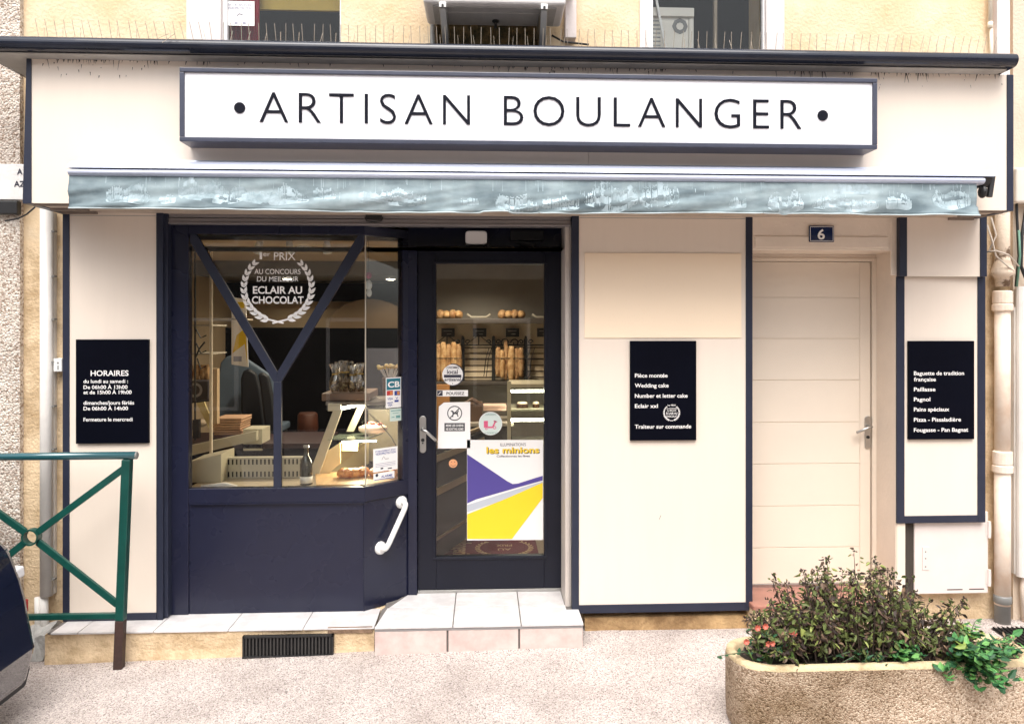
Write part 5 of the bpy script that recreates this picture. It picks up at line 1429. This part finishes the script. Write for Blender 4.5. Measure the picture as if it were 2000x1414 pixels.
# stickers on the angled pane: local frame along the return
def retpane(px, py):
    best = None
    for i in range(401):
        s_ = i / 400
        p = Vector((xB + (Pk[0] - xB) * s_, YG + .0285 + (Pk[1] - YG) * s_, 0))
        e = abs(X(px, p.y) - p.x)
        if best is None or e < best[0]: best = (e, p)
    p = best[1]; p.z = Z(py, p.y, px); return p
dR = Vector((Pk[0] - xB, Pk[1] - YG, 0)).normalized(); nR = Vector((dR.y, -dR.x, 0))
def quadr(mb, x0, y0, x1, y1, out=.002, mi=0):
    a = retpane(x0, (y0 + y1) / 2); b = retpane(x1, (y0 + y1) / 2)
    m = (x0 + x1) / 2
    z0, z1 = Z(y1, (a.y + b.y) / 2, m), Z(y0, (a.y + b.y) / 2, m)
    q = [Vector((a.x, a.y, z0)), Vector((b.x, b.y, z0)), Vector((b.x, b.y, z1)), Vector((a.x, a.y, z1))]
    mb.add([v + nR * out for v in q], [(0, 1, 2, 3)], mi)
def textr(mb, s_, x0, x1, yb, cap, out=.003, off=.015, mi=0):
    a = retpane(x0, yb); b = retpane(x1, yb); L_ = (Vector((b.x, b.y, 0)) - Vector((a.x, a.y, 0))).length
    cz = Z(yb - cap, a.y, x0) - Z(yb, a.y, x0); z0 = Z(yb, (a.y + b.y) / 2, (x0 + x1) / 2)
    mb.text(s_, 0, L_, 0, cz, 0, off, False, mi, pos=lambda x, y: Vector((a.x, a.y, z0)) + dR * x + Vector((0, 0, y)) + nR * out)
cs = thing('card_sticker', 'tall payment card sticker with teal CB panel on the angled pane', 'sticker', retpane(768, 795))
mb = MB(); quadr(mb, 753, 737, 783, 796); mb.build('sheet', VINYL, cs)
TEAL = mat('cb_teal', (.01, .16, .22), .4); PRED = mat('print_red', (.50, .03, .03), .5); PBLUE = mat('print_blue', (.02, .05, .28), .5); PCYAN = mat('print_cyan', (.02, .20, .42), .5)
mb = MB(); quadr(mb, 754.5, 739, 781.5, 761, .0026); mb.build('panel', TEAL, cs)
mb = MB(); textr(mb, 'CB', 757, 780, 756, 11, .0034, .03); mb.build('monogram', VINYL, cs)
mb = MB(); quadr(mb, 755, 763, 767, 772, .0026); mb.build('red_card', PRED, cs)
mb = MB(); quadr(mb, 770, 763, 781, 772, .0026, 0); quadr(mb, 770, 781, 778, 785, .0026); textr(mb, 'VISA', 756, 767, 781, 4.5, .0028); textr(mb, 'V', 772, 777, 780, 5, .0028); textr(mb, 'VISA', 757, 766, 793, 4.5, .0028); quadr(mb, 756, 785.5, 767, 787, .0026); mb.build('blue_print', PBLUE, cs)
mb = MB(); quadr(mb, 775, 764, 780, 771, .0032); quadr(mb, 761, 764.5, 766, 771, .0032); each(mb, 'card_circle', mat('print_orange', (.60, .22, .05), .5), cs)
s2 = thing('voucher_sticker', 'small pale green voucher sticker below the payment card sticker', 'sticker', retpane(773, 822))
mb = MB(); quadr(mb, 761, 797.5, 784, 822); mb.build('sheet', mat('pale_green', (.56, .66, .60), .5), s2)
mb = MB(); quadr(mb, 763, 801, 782, 802.6, .0026); quadr(mb, 766, 806, 778, 807, .0026); quadr(mb, 764, 814, 770, 815.5, .0026); quadr(mb, 773, 811, 781, 816, .0026); mb.build('print', mat('print_green', (.12, .30, .28), .5), s2)
s3 = thing('surveillance_notice', 'white video surveillance notice on the lower corner of the angled pane', 'notice', retpane(752, 918))
# this notice spans the joint, hung inside on the return pane
mb = MB(); quadr(mb, 728.5, 874, 776, 919); mb.build('sheet', VINYL, s3)
mb = MB(); textr(mb, 'ETABLISSEMENT SOUS', 733, 772, 881, 3, .0026); textr(mb, 'VIDEOPROTECTION', 733, 772, 886.5, 4, .0028); mb.build('print', PBLUE, s3)
mb = MB()
for y in (903, 906, 909): quadr(mb, 733, y, 772, y + .8, .0026)
mb.build('fine_print', INKG, s3)
mb = MB(); quadr(mb, 743, 913, 748, 916, .0028); quadr(mb, 757, 913, 765, 915, .0028); mb.tube([retpane(745, 898) + nR * .003, retpane(749, 891) + nR * .003, retpane(752, 896) + nR * .003, retpane(759, 895) + nR * .003], .0012, 4); mb.build('sketch', INK, s3)
s4 = thing('alarm_sticker', 'small white and blue alarm sticker under the surveillance notice', 'sticker', retpane(748, 936))
mb = MB(); quadr(mb, 729, 922, 770, 936); mb.build('sheet', VINYL, s4)
mb = MB(); quadr(mb, 731, 934, 768, 935.2, .0026); textr(mb, 'ALARME', 744, 766, 931, 4.5, .0028); mb.build('print', PBLUE, s4)
mb = MB(); q = retpane(735.5, 928) + nR * .0028; mb.add([q + dR * (.010 * math.cos(k)) + Vector((0, 0, .010 * math.sin(k))) for k in [2 * PI * i / 14 for i in range(14)]], [tuple(range(14))]); mb.build('emblem', INK, s4)

YP = YD2 + .0205
lc = thing('local_sticker', 'round white sticker with black script local artisanal on the shop door pane', 'sticker', at(884, 732, YP))
mb = MB(); mb.disc(X(884, YP), Z(732, YP, 884), .0655, YP); mb.build('disc', VINYL, lc)
mb = MB(); cx_, cz_ = X(884, YP), Z(732, YP, 884)
vs, fs = [], []
for k in range(20):
    a = math.radians(-100 + 200 * k / 19)
    vs += [(cx_ + .0655 * math.cos(a), YP - .0006, cz_ + .0655 * math.sin(a)), (cx_ + .0715 * math.cos(a), YP - .0006, cz_ + .0715 * math.sin(a))]
for k in range(19): fs.append((2 * k, 2 * k + 1, 2 * k + 3, 2 * k + 2))
mb.add(vs, fs)
mb.tpx('CONSOMMEZ', 871, 897, 720, 4.5, YP - .001, .01); mb.tpx('local', 873, 894, 730, 8, YP - .001, .02); mb.tpx('artisanal', 868, 900, 744, 6, YP - .001, .02)
mb.rbox(867, 732, 901, 737.5, YP - .001, YP - .0005); mb.disc(X(884, YP), Z(749, YP, 884), .003, YP - .001, 8)
mb.build('print', INK, lc)
pz = thing('push_sticker', 'narrow white POUSSEZ sticker on the shop door pane', 'sticker', at(883, 768, YP))
mb = MB(); mb.rbox(853, 762, 914, 774, YP, YP + .001); mb.build('strip', VINYL, pz)
mb = MB(); mb.tpx('POUSSEZ', 872, 907, 771, 5.5, YP - .001, .015); mb.rbox(854, 763, 864.5, 773, YP - .0012, YP - .0005); mb.build('print', INK, pz)
mb = MB(); mb.tube([at(856, 771, YP - .002), at(859, 767, YP - .002), at(862, 766, YP - .002)], .0022, 5); mb.build('hand_mark', VINYL, pz)
nd = thing('no_dogs_notice', 'white paper notice with crossed out dog in a ring on the shop door', 'notice', at(889, 875, YP))
mb = MB(); mb.poly([(at(x, y, YP).x, at(x, y, YP).z) for x, y in ((855, 876), (918.5, 875), (918.5, 785), (867, 786), (857, 794))], YP); mb.build('sheet', VINYL, nd)
GRY = mat('ink_dark_grey', (.06, .06, .065), .6)
mb = MB(); cx_, cz_ = X(888, YP - .001), Z(807, YP - .001, 888)
mb.ring(cx_, cz_, .041, .047, YP - .001)
sc_ = .0011
dog = [(-17, 9), (-12, 13), (-6, 11), (-3, 5), (8, 4), (12, 8), (16, 14), (17, 11), (13, 2), (13, -6), (16, -16), (12, -16), (9, -7), (6, -4), (-3, -3), (-5, -8), (-6, -17), (-10, -17), (-9, -6), (-9, 3), (-12, 6)]
mb.poly([(cx_ + x * 1.55 * .001, cz_ + z * 1.4 * .001) for x, z in dog][::-1], YP - .001)
mb.bar((cx_ + .030, YP - .0014, cz_ + .032), (cx_ - .031, YP - .0014, cz_ - .032), .006, .0004)
mb.rbox(868, 826, 908, 842, YP - .001, YP - .0004); mb.build('pictogram', GRY, nd)
mb = MB(); mb.tpx('MEME LES CHIENS', 871, 905, 833, 4.2, YP - .002, .02); mb.tpx('NE SONT PAS ADMIS', 871, 905, 840, 4.2, YP - .002, .02); mb.build('caption', VINYL, nd)
pk = thing('delivery_sticker', 'round pale green sticker with pink delivery moped on the shop door pane', 'sticker', at(958, 827, YP))
cx_, cz_ = X(958, YP), Z(827, YP, 958)
mb = MB(); mb.disc(cx_, cz_, .0735, YP); mb.build('disc', mat('mint', (.56, .64, .60), .5), pk)
mb = MB(); mb.ring(cx_, cz_, .0705, .0735, YP - .0006); mb.build('rim', VINYL, pk)
PINK = mat('print_pink', (.62, .10, .20), .5)
mb = MB(); Yq = YP - .001
mb.rbox(945, 822, 953, 835, Yq, Yq + .0004); mb.rbox(953, 833, 962, 836, Yq, Yq + .0004)
mb.ring(X(966, Yq), Z(835, Yq, 966), .006, .010, Yq, 16); mb.ring(X(950, Yq), Z(837, Yq, 950), .004, .008, Yq - .0004, 16)
mb.bar(at(962, 835, Yq), at(968, 822, Yq), .010, .0004); mb.bar(at(964, 822, Yq), at(971, 824, Yq), .006, .0004)
mb.build('moped', PINK, pk)
mb = MB(); mb.tpx('LIVRAISON', 948, 968, 811, 3.2, Yq, .0); mb.tpx('A DOMICILE', 946, 972, 847, 3.2, Yq, .0); mb.build('caption', mat('ink_green', (.10, .22, .20), .6), pk)
sm = thing('smiley_sticker', 'small orange smiling face sticker left of the poster on the shop door', 'sticker', at(885, 905, YP))
mb = MB(); mb.disc(X(885, YP), Z(905, YP, 885), .027, YP, 24); mb.build('disc', mat('smiley_orange', (.70, .33, .16), .5), sm)
mb = MB(); mb.disc(X(882, YP), Z(902, YP, 882), .003, YP - .001, 8); mb.disc(X(888, YP), Z(902, YP, 888), .003, YP - .001, 8); mb.tube([at(880, 908, YP - .001), at(885, 911, YP - .001), at(890, 908, YP - .001)], .0014, 4); mb.build('face', RUSTM, sm)
# the poster: plain colour bands and its wording only
po = thing('film_poster', 'large white, purple and yellow poster on the shop door pane', 'poster', at(987, 1054, YP))
def pp(*pts): return [(at(x, y, YP).x, at(x, y, YP).z) for x, y in pts]
mb = MB(); mb.poly(pp((912, 1055), (1061, 1054), (1061, 859), (912, 859)), YP); mb.build('sheet', mat('poster_white', (.78, .76, .74), .35), po)
mb = MB(); mb.poly([(at(x, y, YP - .001).x, at(x, y, YP - .001).z) for x, y in ((912.5, 983), (930, 975), (1010, 952), (1060, 938), (1060, 929), (1040, 935), (1012, 944), (1001, 945), (990, 939), (912.5, 887))], YP - .001); mb.build('purple_band', mat('poster_purple', (.075, .055, .26), .4), po)
mb = MB(); mb.poly([(at(x, y, YP - .001).x, at(x, y, YP - .001).z) for x, y in ((912.5, 1000), (1060, 950), (1060, 940), (1010, 955), (912.5, 986))], YP - .0014); mb.build('silver_band', mat('poster_silver', (.46, .49, .54), .4), po)
mb = MB(); mb.poly([(at(x, y, YP - .001).x, at(x, y, YP - .001).z) for x, y in ((912.5, 1052), (1000, 1052), (1060, 972), (1060, 942), (985, 975), (912.5, 1004))], YP - .0018); mb.build('yellow_band', mat('poster_yellow', (.80, .58, .02), .4), po)
mb = MB(); mb.tpx("ILLUMINATION'S", 977, 1027, 871, 6, YP - .001, .0); mb.tpx('Collectionnez les fèves', 970, 1035, 892.5, 4, YP - .001, .012); mb.build('wording', INK, po)
mb = MB(); mb.tpx('les minions', 950, 1053, 884.5, 12, YP - .0016, .025); mb.build('title', YEL, po)
mb = MB(); mb.tpx('les minions', 951.5, 1054.5, 885.7, 12, YP - .0012, .025); mb.build('title_shadow', INK, po)

# ------------------------------------------------------------------ railing
YRa = -.24
rl = thing('railing', 'green metal pedestrian railing with crossed bars and a centre ring', 'railing', at(240, 1303, YRa))
zr0 = gz(-2.0)
pb = at(232, 1303, YRa); pb.z = zr0 - .02; ptop = at(249, 897, YRa)
W2 = 2 * (ptop.x - X(62, YRa))
off2 = Vector((-W2 + .02, 0, 0))
pt2 = ptop + off2; pb2 = pb + off2
for p0, p1 in ((pb, ptop), (pb2, pt2)):
    q = p0.lerp(p1, .245)
    mb = MB(); mb.bar(q, p1, .046, .046); ps_ = mb.build('post', GREENM, rl, bevel=.004)
    mb = MB(); mb.bar(p0, q, .046, .046); mb.build('rusty_foot', RUSTM, ps_, bevel=.004)
zt_ = Z(890, YRa, 150)
mb = MB(); mb.tube([(pt2.x - .04, YRa, zt_ - .004), (X(266, YRa), YRa, zt_)], .021, 14); mb.build('top_rail', mat('green_top', (.016, .085, .10), .15, spec=.7, coat=.5), rl, smooth=True)
mb = MB(); mb.lathe((X(266, YRa), YRa, zt_), [(.021, 0), (.021, .004), (.015, .008)], 14, 'x'); mb.build('end_cap', GREY, rl)
zlow = Z(1203, YRa, 150)
lo_r = pb.lerp(ptop, (zlow - pb.z) / (ptop.z - pb.z)); lo_l = lo_r + off2
mb = MB(); mb.bar(lo_l, lo_r, .03, .03); mb.build('bottom_rail', GREENM, rl, bevel=.003)
ce = at(62, 1048, YRa); rr = .044
hi_r = at(246, 912, YRa); lw_r = at(230, 1180, YRa); hi_l = Vector((2 * ce.x - hi_r.x, YRa, hi_r.z)); lw_l = Vector((2 * ce.x - lw_r.x, YRa, lw_r.z))
for e in (hi_r, lw_r, hi_l, lw_l):
    d = (e - ce).normalized(); mb = MB(); mb.bar(ce + d * rr, e, .036, .02); mb.build('diagonal_bar', GREENM, rl, bevel=.003)
vs, fs = [], []; mb = MB()
for k in range(28):
    a = 2 * PI * k / 28
    for r_, y_ in ((rr, -.022), (rr, .022), (rr - .008, .022), (rr - .008, -.022)): vs.append((ce.x + r_ * math.cos(a), YRa + y_, ce.z + r_ * math.sin(a)))
for k in range(28):
    q = (k + 1) % 28
    for j in range(4): fs.append((k * 4 + j, q * 4 + j, q * 4 + (j + 1) % 4, k * 4 + (j + 1) % 4))
mb.add(vs, fs); mb.build('ring', GREENM, rl)

# broken concrete slab leaning in the corner
mb = MB()
A_ = [onfloor(36, 1292, -.04), onfloor(84, 1291, -.04), at(91, 1240, -.1), at(112, 1211, .06), at(60, 1222, .06), at(40, 1235, -.02)]
n = len(A_); c0 = sum(A_, Vector()) / n
sub = []
vs = []
for i in range(n):
    p, q = A_[i], A_[(i + 1) % n]
    for t_ in (0, .25, .5, .75): 
        v = p.lerp(q, t_); vs.append(v + Vector((random.uniform(-.008, .008), 0, random.uniform(-.006, .006))))
m_ = len(vs)
inn = [c0.lerp(v, .5) + Vector((0, -.012, .012 + random.uniform(-.006, .006))) for v in vs]
dn = [v + Vector((0, .05, -.03)) for v in vs]
mb.add(vs + inn + [c0 + Vector((0, -.015, .015))] + dn, [(i, (i + 1) % m_, (i + 1) % m_ + m_, i + m_) for i in range(m_)] + [(m_ + i, m_ + (i + 1) % m_, 2 * m_) for i in range(m_)] + [(i, i + 2 * m_ + 1, (i + 1) % m_ + 2 * m_ + 1, (i + 1) % m_) for i in range(m_)])
tag(mb.build('broken_slab', CONC), 'broken grey concrete slab leaning in the corner behind the railing', 'concrete slab')
mb = MB(); p = onfloor(75, 1292, gz(-2.7)); mb.blob(p + Vector((.02, .06, .0)), .09, .05, .012, 10, 6, .2)
tag(mb.build('debris', mat('dark_debris', (.03, .024, .02), .95, .4, 30)), 'dark dirt heaped under the broken concrete slab', 'dirt')

# ------------------------------------------------------------------ parked car (only its rear corner is in the photograph)
CARB = mat('car_blue', (.006, .009, .022), .12, coat=1.0, spec=.6)
cr = thing('parked_car', 'dark blue car, only its rear bumper corner visible beyond the railing', 'car', (X(40, -.75) - 1.8, -1.5, gz(-4)))
xe = X(64, -.72)
y0c, y1c = -2.3, -.72
gc0 = gz(-4)
P_ = [(1230, 55), (1180, 52), (1150, 48), (1120, 40), (1098, 26), (1000, 10), (900, -20)]
prof = [(xe - .25, gc0 + .17), (X(44, -.72), gc0 + .19), (X(52, -.72), gc0 + .27), (xe, gc0 + .38), (X(53, -.72), gc0 + .50), (X(47, -.72), gc0 + .60), (X(36, -.72), gc0 + .70), (X(10, -.72), gc0 + .86), (xe - .35, gc0 + 1.0), (xe - .7, gc0 + 1.42), (xe - 2.1, gc0 + 1.45), (xe - 2.9, gc0 + .95), (xe - 3.75, gc0 + .78), (xe - 3.85, gc0 + .4), (xe - 3.7, gc0 + .17)]
mb = MB(); mb.prism(prof, y0c, y1c); mb.build('body', CARB, cr, bevel=.05, seg=5)
mb = MB(); mb.prism([(xe - .28, gc0 + .155), (X(42, -.70), gc0 + .17), (X(51, -.70), gc0 + .26), (X(50, -.70), gc0 + .33), (xe - .28, gc0 + .33)], y0c + .02, y1c + .012); mb.build('bumper_skirt', mat('bumper_grey', (.04, .04, .043), .7, spec=.2), cr, bevel=.02, seg=3)
mb = MB(); mb.rbox(32, 1176, 43, 1202, -.77, -.715); mb.build('reflector', mat('reflector_red', (.35, .04, .03), .25), cr, bevel=.006)
mb = MB(); mb.prism([(at(x, y, -.72).x, at(x, y, -.72).z) for x, y in ((10, 1129), (43, 1128), (41, 1107), (10, 1107))], -.86, -.69); mb.build('tail_light', mat('lamp_clear', (.75, .75, .76), .15), cr, bevel=.01)
for wx in (xe - .75, xe - 3.1):
    for wy in (y0c + .1, y1c - .1):
        mb = MB(); mb.lathe((wx, wy - .09, gc0 + .3), [(.2, 0), (.29, .01), (.30, .09), (.29, .17), (.2, .18)], 24, 'y'); wl2 = mb.build('wheel', mat('tyre', (.02, .02, .02), .8), cr)
        mb = MB(); mb.lathe((wx, wy - .095, gc0 + .3), [(.19, 0), (.19, .19)], 20, 'y'); mb.build('rim', STEELD, wl2)
mb = MB(); mb.prism([(xe - .78, gc0 + 1.36), (xe - .45, gc0 + 1.0), (xe - 2.75, gc0 + 1.0), (xe - 2.15, gc0 + 1.38)][::-1], y0c - .004, y1c + .004); mb.build('side_window', mat('car_glass', (.01, .011, .012), .05), cr)

cr.location.x += .03
for ch_ in cr.children:
    if ch_.name.startswith(('reflector', 'tail_light')): ch_.location.x -= .03

# ------------------------------------------------------------------ planter
PZ = .34
pf0, pf1 = onfloor(1425, 1306, PZ), onfloor(2003, 1306, PZ)
pb0 = onfloor(1430, 1237, PZ)
py0, py1 = pf0.y, onfloor(1700, 1236, PZ).y
pxl, pxr = onfloor(1421, 1270, PZ).x, onfloor(2012, 1270, PZ).x
plt_ = thing('planter', 'long rounded concrete planter with exposed aggregate at the kerb', 'planter', ((pxl + pxr) / 2, (py0 + py1) / 2, gz(1.7)))
def rrect(x0, x1, y0, y1, r, n=7):
    o = []
    for cx_, cy_, a0 in ((x1 - r, y0 + r, -PI / 2), (x1 - r, y1 - r, 0), (x0 + r, y1 - r, PI / 2), (x0 + r, y0 + r, PI)):
        for k in range(n): a = a0 + PI / 2 * k / (n - 1); o.append((cx_ + r * math.cos(a), cy_ + r * math.sin(a)))
    return o
rad = min(.155, (py1 - py0) / 2 - .005)
lev = [(0.03, -.02), (.004, .03), (0, .1), (0, PZ - .03), (.001, PZ - .02)]
mb = MB(); vs = []
for ins, z in lev:
    for p in rrect(pxl + ins, pxr - ins, py0 + ins, py1 - ins, rad - ins): vs.append((p[0] + .004 * mnoise.noise((p[0] * 8, p[1] * 8, z * 8)), p[1], z))
n = 28
fs = [(i * n + k, i * n + (k + 1) % n, (i + 1) * n + (k + 1) % n, (i + 1) * n + k) for i in range(len(lev) - 1) for k in range(n)]
mb.add(vs, fs); mb.build('trough', PLANTERM, plt_, smooth=True)
lev = [(.001, PZ - .02), (.004, PZ - .006), (.012, PZ), (.036, PZ), (.046, PZ - .01), (.05, PZ - .07), (.05, PZ - .2)]
mb = MB(); vs = []
for ins, z in lev:
    for p in rrect(pxl + ins, pxr - ins, py0 + ins, py1 - ins, rad - ins): vs.append((p[0], p[1], z + .004 * mnoise.noise((p[0] * 15, p[1] * 15, 2))))
mb.add(vs, [(i * n + k, i * n + (k + 1) % n, (i + 1) * n + (k + 1) % n, (i + 1) * n + k) for i in range(len(lev) - 1) for k in range(n)]); mb.build('rim', RIMM, plt_, smooth=True)
mb = MB(); mb.add([(p[0], p[1], PZ - .045) for p in rrect(pxl + .045, pxr - .045, py0 + .045, py1 - .045, rad - .045)], [tuple(range(n))]); mb.build('soil', SOIL, plt_)

# plants
def leafm(name, c, v=.25): return mat(name, c, .55, v, 30, spec=.35)
BR = [leafm('dead_leaf_dark', (.050, .033, .027)), leafm('dead_leaf', (.13, .085, .058)), leafm('dead_leaf_warm', (.25, .165, .105)), leafm('olive_leaf', (.115, .145, .045)), leafm('lime_leaf', (.27, .31, .09))]
rd = random.Random(21)
yc = (py0 + py1) / 2
sh = thing('withered_shrub', 'big withered shrub with shrivelled brown and olive leaves in the planter', 'shrub', (X(1665, yc), yc, PZ - .045))
st_ = MB(); lf = MB()
bx0_, bx1_ = X(1490, yc), X(1845, yc)
def rv(s=1): return Vector((rd.uniform(-s, s), rd.uniform(-s, s), rd.uniform(-s, s)))
for k in range(140):
    u = rd.random(); x = bx0_ + .12 + (bx1_ - bx0_ - .24) * u
    y = yc + rd.uniform(-.10, .10)
    base = Vector((x, y, PZ - .05))
    cu = (u - .5) * 2
    hh = (.17 + .215 * (1 - abs(cu) ** 3.2)) * (rd.uniform(.45, .95) if rd.random() < .75 else rd.uniform(.95, 1.18))
    top = base + Vector((cu * .15 + rd.uniform(-.07, .07), rd.uniform(-.12, .12), hh))
    mid = base.lerp(top, .5) + Vector((cu * .02, rd.uniform(-.03, .03), .02))
    pth = [base, base.lerp(mid, .6), mid, mid.lerp(top, .5) + rv(.008), top]
    st_.tube(pth, [.004, .0032, .0026, .002, .0012], 4)
    nl = 40
    for j in range(nl):
        t_ = rd.uniform(.12, 1.0) ** .75
        i = min(3, int(t_ * 4)); p = pth[i].lerp(pth[i + 1], t_ * 4 - i)
        d = Vector((rd.uniform(-1, 1), rd.uniform(-1, 1), rd.uniform(-1.5, .35)))
        q = p + Vector((d.x, d.y, abs(d.z) * .25)) * .02
        if rd.random() < .3: st_.tube([p, q], .001, 3, cap=False)
        r = rd.random()
        mi = 0 if r < .24 else 1 if r < .43 else 2 if r < .53 else 3 if r < (.94 if t_ < .6 else .88) else 4
        L_ = rd.uniform(.016, .042) * (.8 if t_ > .9 else 1)
        lf.leaf(q, d, rv(), L_, L_ * rd.uniform(.3, .58), mi, fold=rd.uniform(.1, .7), curl=rd.uniform(-.3, .7))
    # seed clusters at the tip
    for j in range(7): 
        d = rv(); d.z = abs(d.z); lf.leaf(top + rv(.009), d, rv(), .014, .010, rd.choice((0, 0, 1, 3)), .5, .4)
st_.build('stems', mat('dead_stem', (.05, .034, .026), .8), sh)
lf.build('foliage', BR, sh)
def plant(name, lab, cat, c, rx, ry, rz, nl, L0, L1, mats, droop=.2, seed=1, wide=.6, wts=None):
    rd = random.Random(seed)
    th = thing(name, lab, cat, (c[0], c[1], PZ - .045))
    st_, lf = MB(), MB()
    root = Vector((c[0], c[1] + (.04 if droop > .5 else 0), PZ - .05))
    for k in range(max(6, nl // 7)):
        tip = Vector((c[0] + rd.gauss(0, .5) * rx, c[1] + rd.gauss(0, .5) * ry, c[2] + rd.uniform(-1, 1) * rz))
        mid = root.lerp(tip, .5) + Vector((0, 0, .05))
        pth = [root + rv(.02) * 0, mid, tip]
        st_.tube(pth, [.004, .003, .0015], 4)
        for j in range(7):
            t_ = rd.uniform(.45, 1.05); p = mid.lerp(tip, max(0, (t_ - .5) * 2)) if t_ > .5 else root.lerp(mid, t_ * 2)
            a = rd.uniform(0, 2 * PI); d = Vector((math.cos(a), math.sin(a) * .9 - .25, rd.uniform(-.6, .5)))
            nn = Vector((rd.uniform(-.4, .4), -.35 + rd.uniform(-.4, .4), 1))
            L_ = rd.uniform(L0, L1)
            lf.leaf(p, d, -nn, L_, L_ * rd.uniform(wide * .8, wide * 1.1), rd.choices(range(len(mats)), wts)[0], fold=.14, curl=rd.uniform(.0, .35))
    st_.build('stems', mat('green_stem', (.05, .09, .03), .6), th); lf.build('foliage', mats, th)
    return th
GR = [leafm('leaf_green', (.055, .19, .055)), leafm('leaf_deep', (.022, .085, .034)), leafm('leaf_bright', (.14, .34, .09)), leafm('leaf_yellowish', (.22, .30, .06))]
c = at(1906, 1296, py0 - .02); plant('trailing_plant', 'leafy green trailing plant spilling over the right front of the planter', 'plant', c, .17, .10, .105, 520, .028, .055, GR, .8, 4, .62, (5, 4, 3, .5))
c = at(1890, 1240, yc - .03); plant('leafy_plant', 'bright green leafy plant at the right of the withered shrub', 'plant', c, .13, .07, .06, 240, .022, .045, [GR[2], GR[0], GR[3]], .2, 8, .6)
c = at(1768, 1275, py0 + .05); plant('leafy_plant', 'small deep green leafy plant at the front middle of the planter', 'plant', c, .065, .04, .045, 90, .026, .05, GR[:3], .6, 5, .6)
c = at(1700, 1285, py0 + .08); plant('ground_plant', 'low dark olive weeds under the withered shrub', 'plant', c, .22, .05, .03, 170, .02, .038, [BR[3], GR[1], BR[0]], .3, 12, .4)
c = at(1960, 1255, yc); plant('dry_weeds', 'small dry weeds at the right end of the planter', 'plant', c, .06, .07, .02, 70, .014, .03, [BR[2], BR[3], GR[0]], .2, 14, .4)
bg_ = plant('begonia', 'begonia with pink orange blooms at the left end of the planter', 'flower', at(1500, 1258, py0 + .09), .11, .05, .06, 190, .02, .042, [GR[1], BR[3], GR[1], BR[0]], .2, 6, .6)
for px, py in ((1457, 1252), (1500, 1256), (1507, 1255), (1494, 1222), (1545, 1233), (1479, 1225), (1550, 1236)):
    p = at(px, py, py0 + .05); mb = MB(); rd = random.Random(px)
    for k in range(7):
        a = 2 * PI * k / 7; d = Vector((math.cos(a), -.6, math.sin(a))); mb.leaf(p, d, Vector((0, -1, 0)), .017, .015, 0, .2, .1)
    mb.build('bloom', mat('bloom_pink', (.60, .15, .10), .5, .2, 60), bg_)
mb = MB(); rd = random.Random(31)
for k in range(14):
    p = at(1470 + rd.uniform(0, 85), 1290, py0 + .07); q = p + Vector((rd.uniform(-.04, .04), -.01, rd.uniform(.05, .10)))
    mb.leaf(p, q - p, Vector((0, -1, 0)), (q - p).length, .006, 0, .1, .1)
tag(mb.build('grass_tuft', mat('grass_blade', (.10, .19, .04), .6)), 'thin grass blades beside the begonia in the planter', 'grass')
# small leaves and grit scattered on the pavement
mb = MB(); rd = random.Random(77)
for k in range(260):
    x, y = rd.uniform(-2.3, 1.5), -abs(rd.gauss(0, .05 if k % 3 else .5))
    y += -.17 if x < -.85 else -.225 if x < .36 else .0
    mb.leaf(Vector((x, y, gz(x) + .004)), Vector((rd.uniform(-1, 1), rd.uniform(-1, 1), .1)), Vector((0, 0, -1)), rd.uniform(.004, .012), rd.uniform(.003, .006), 0, .3, .1)
tag(mb.build('litter_specks', mat('litter', (.07, .05, .04), .9)), kind='stuff')
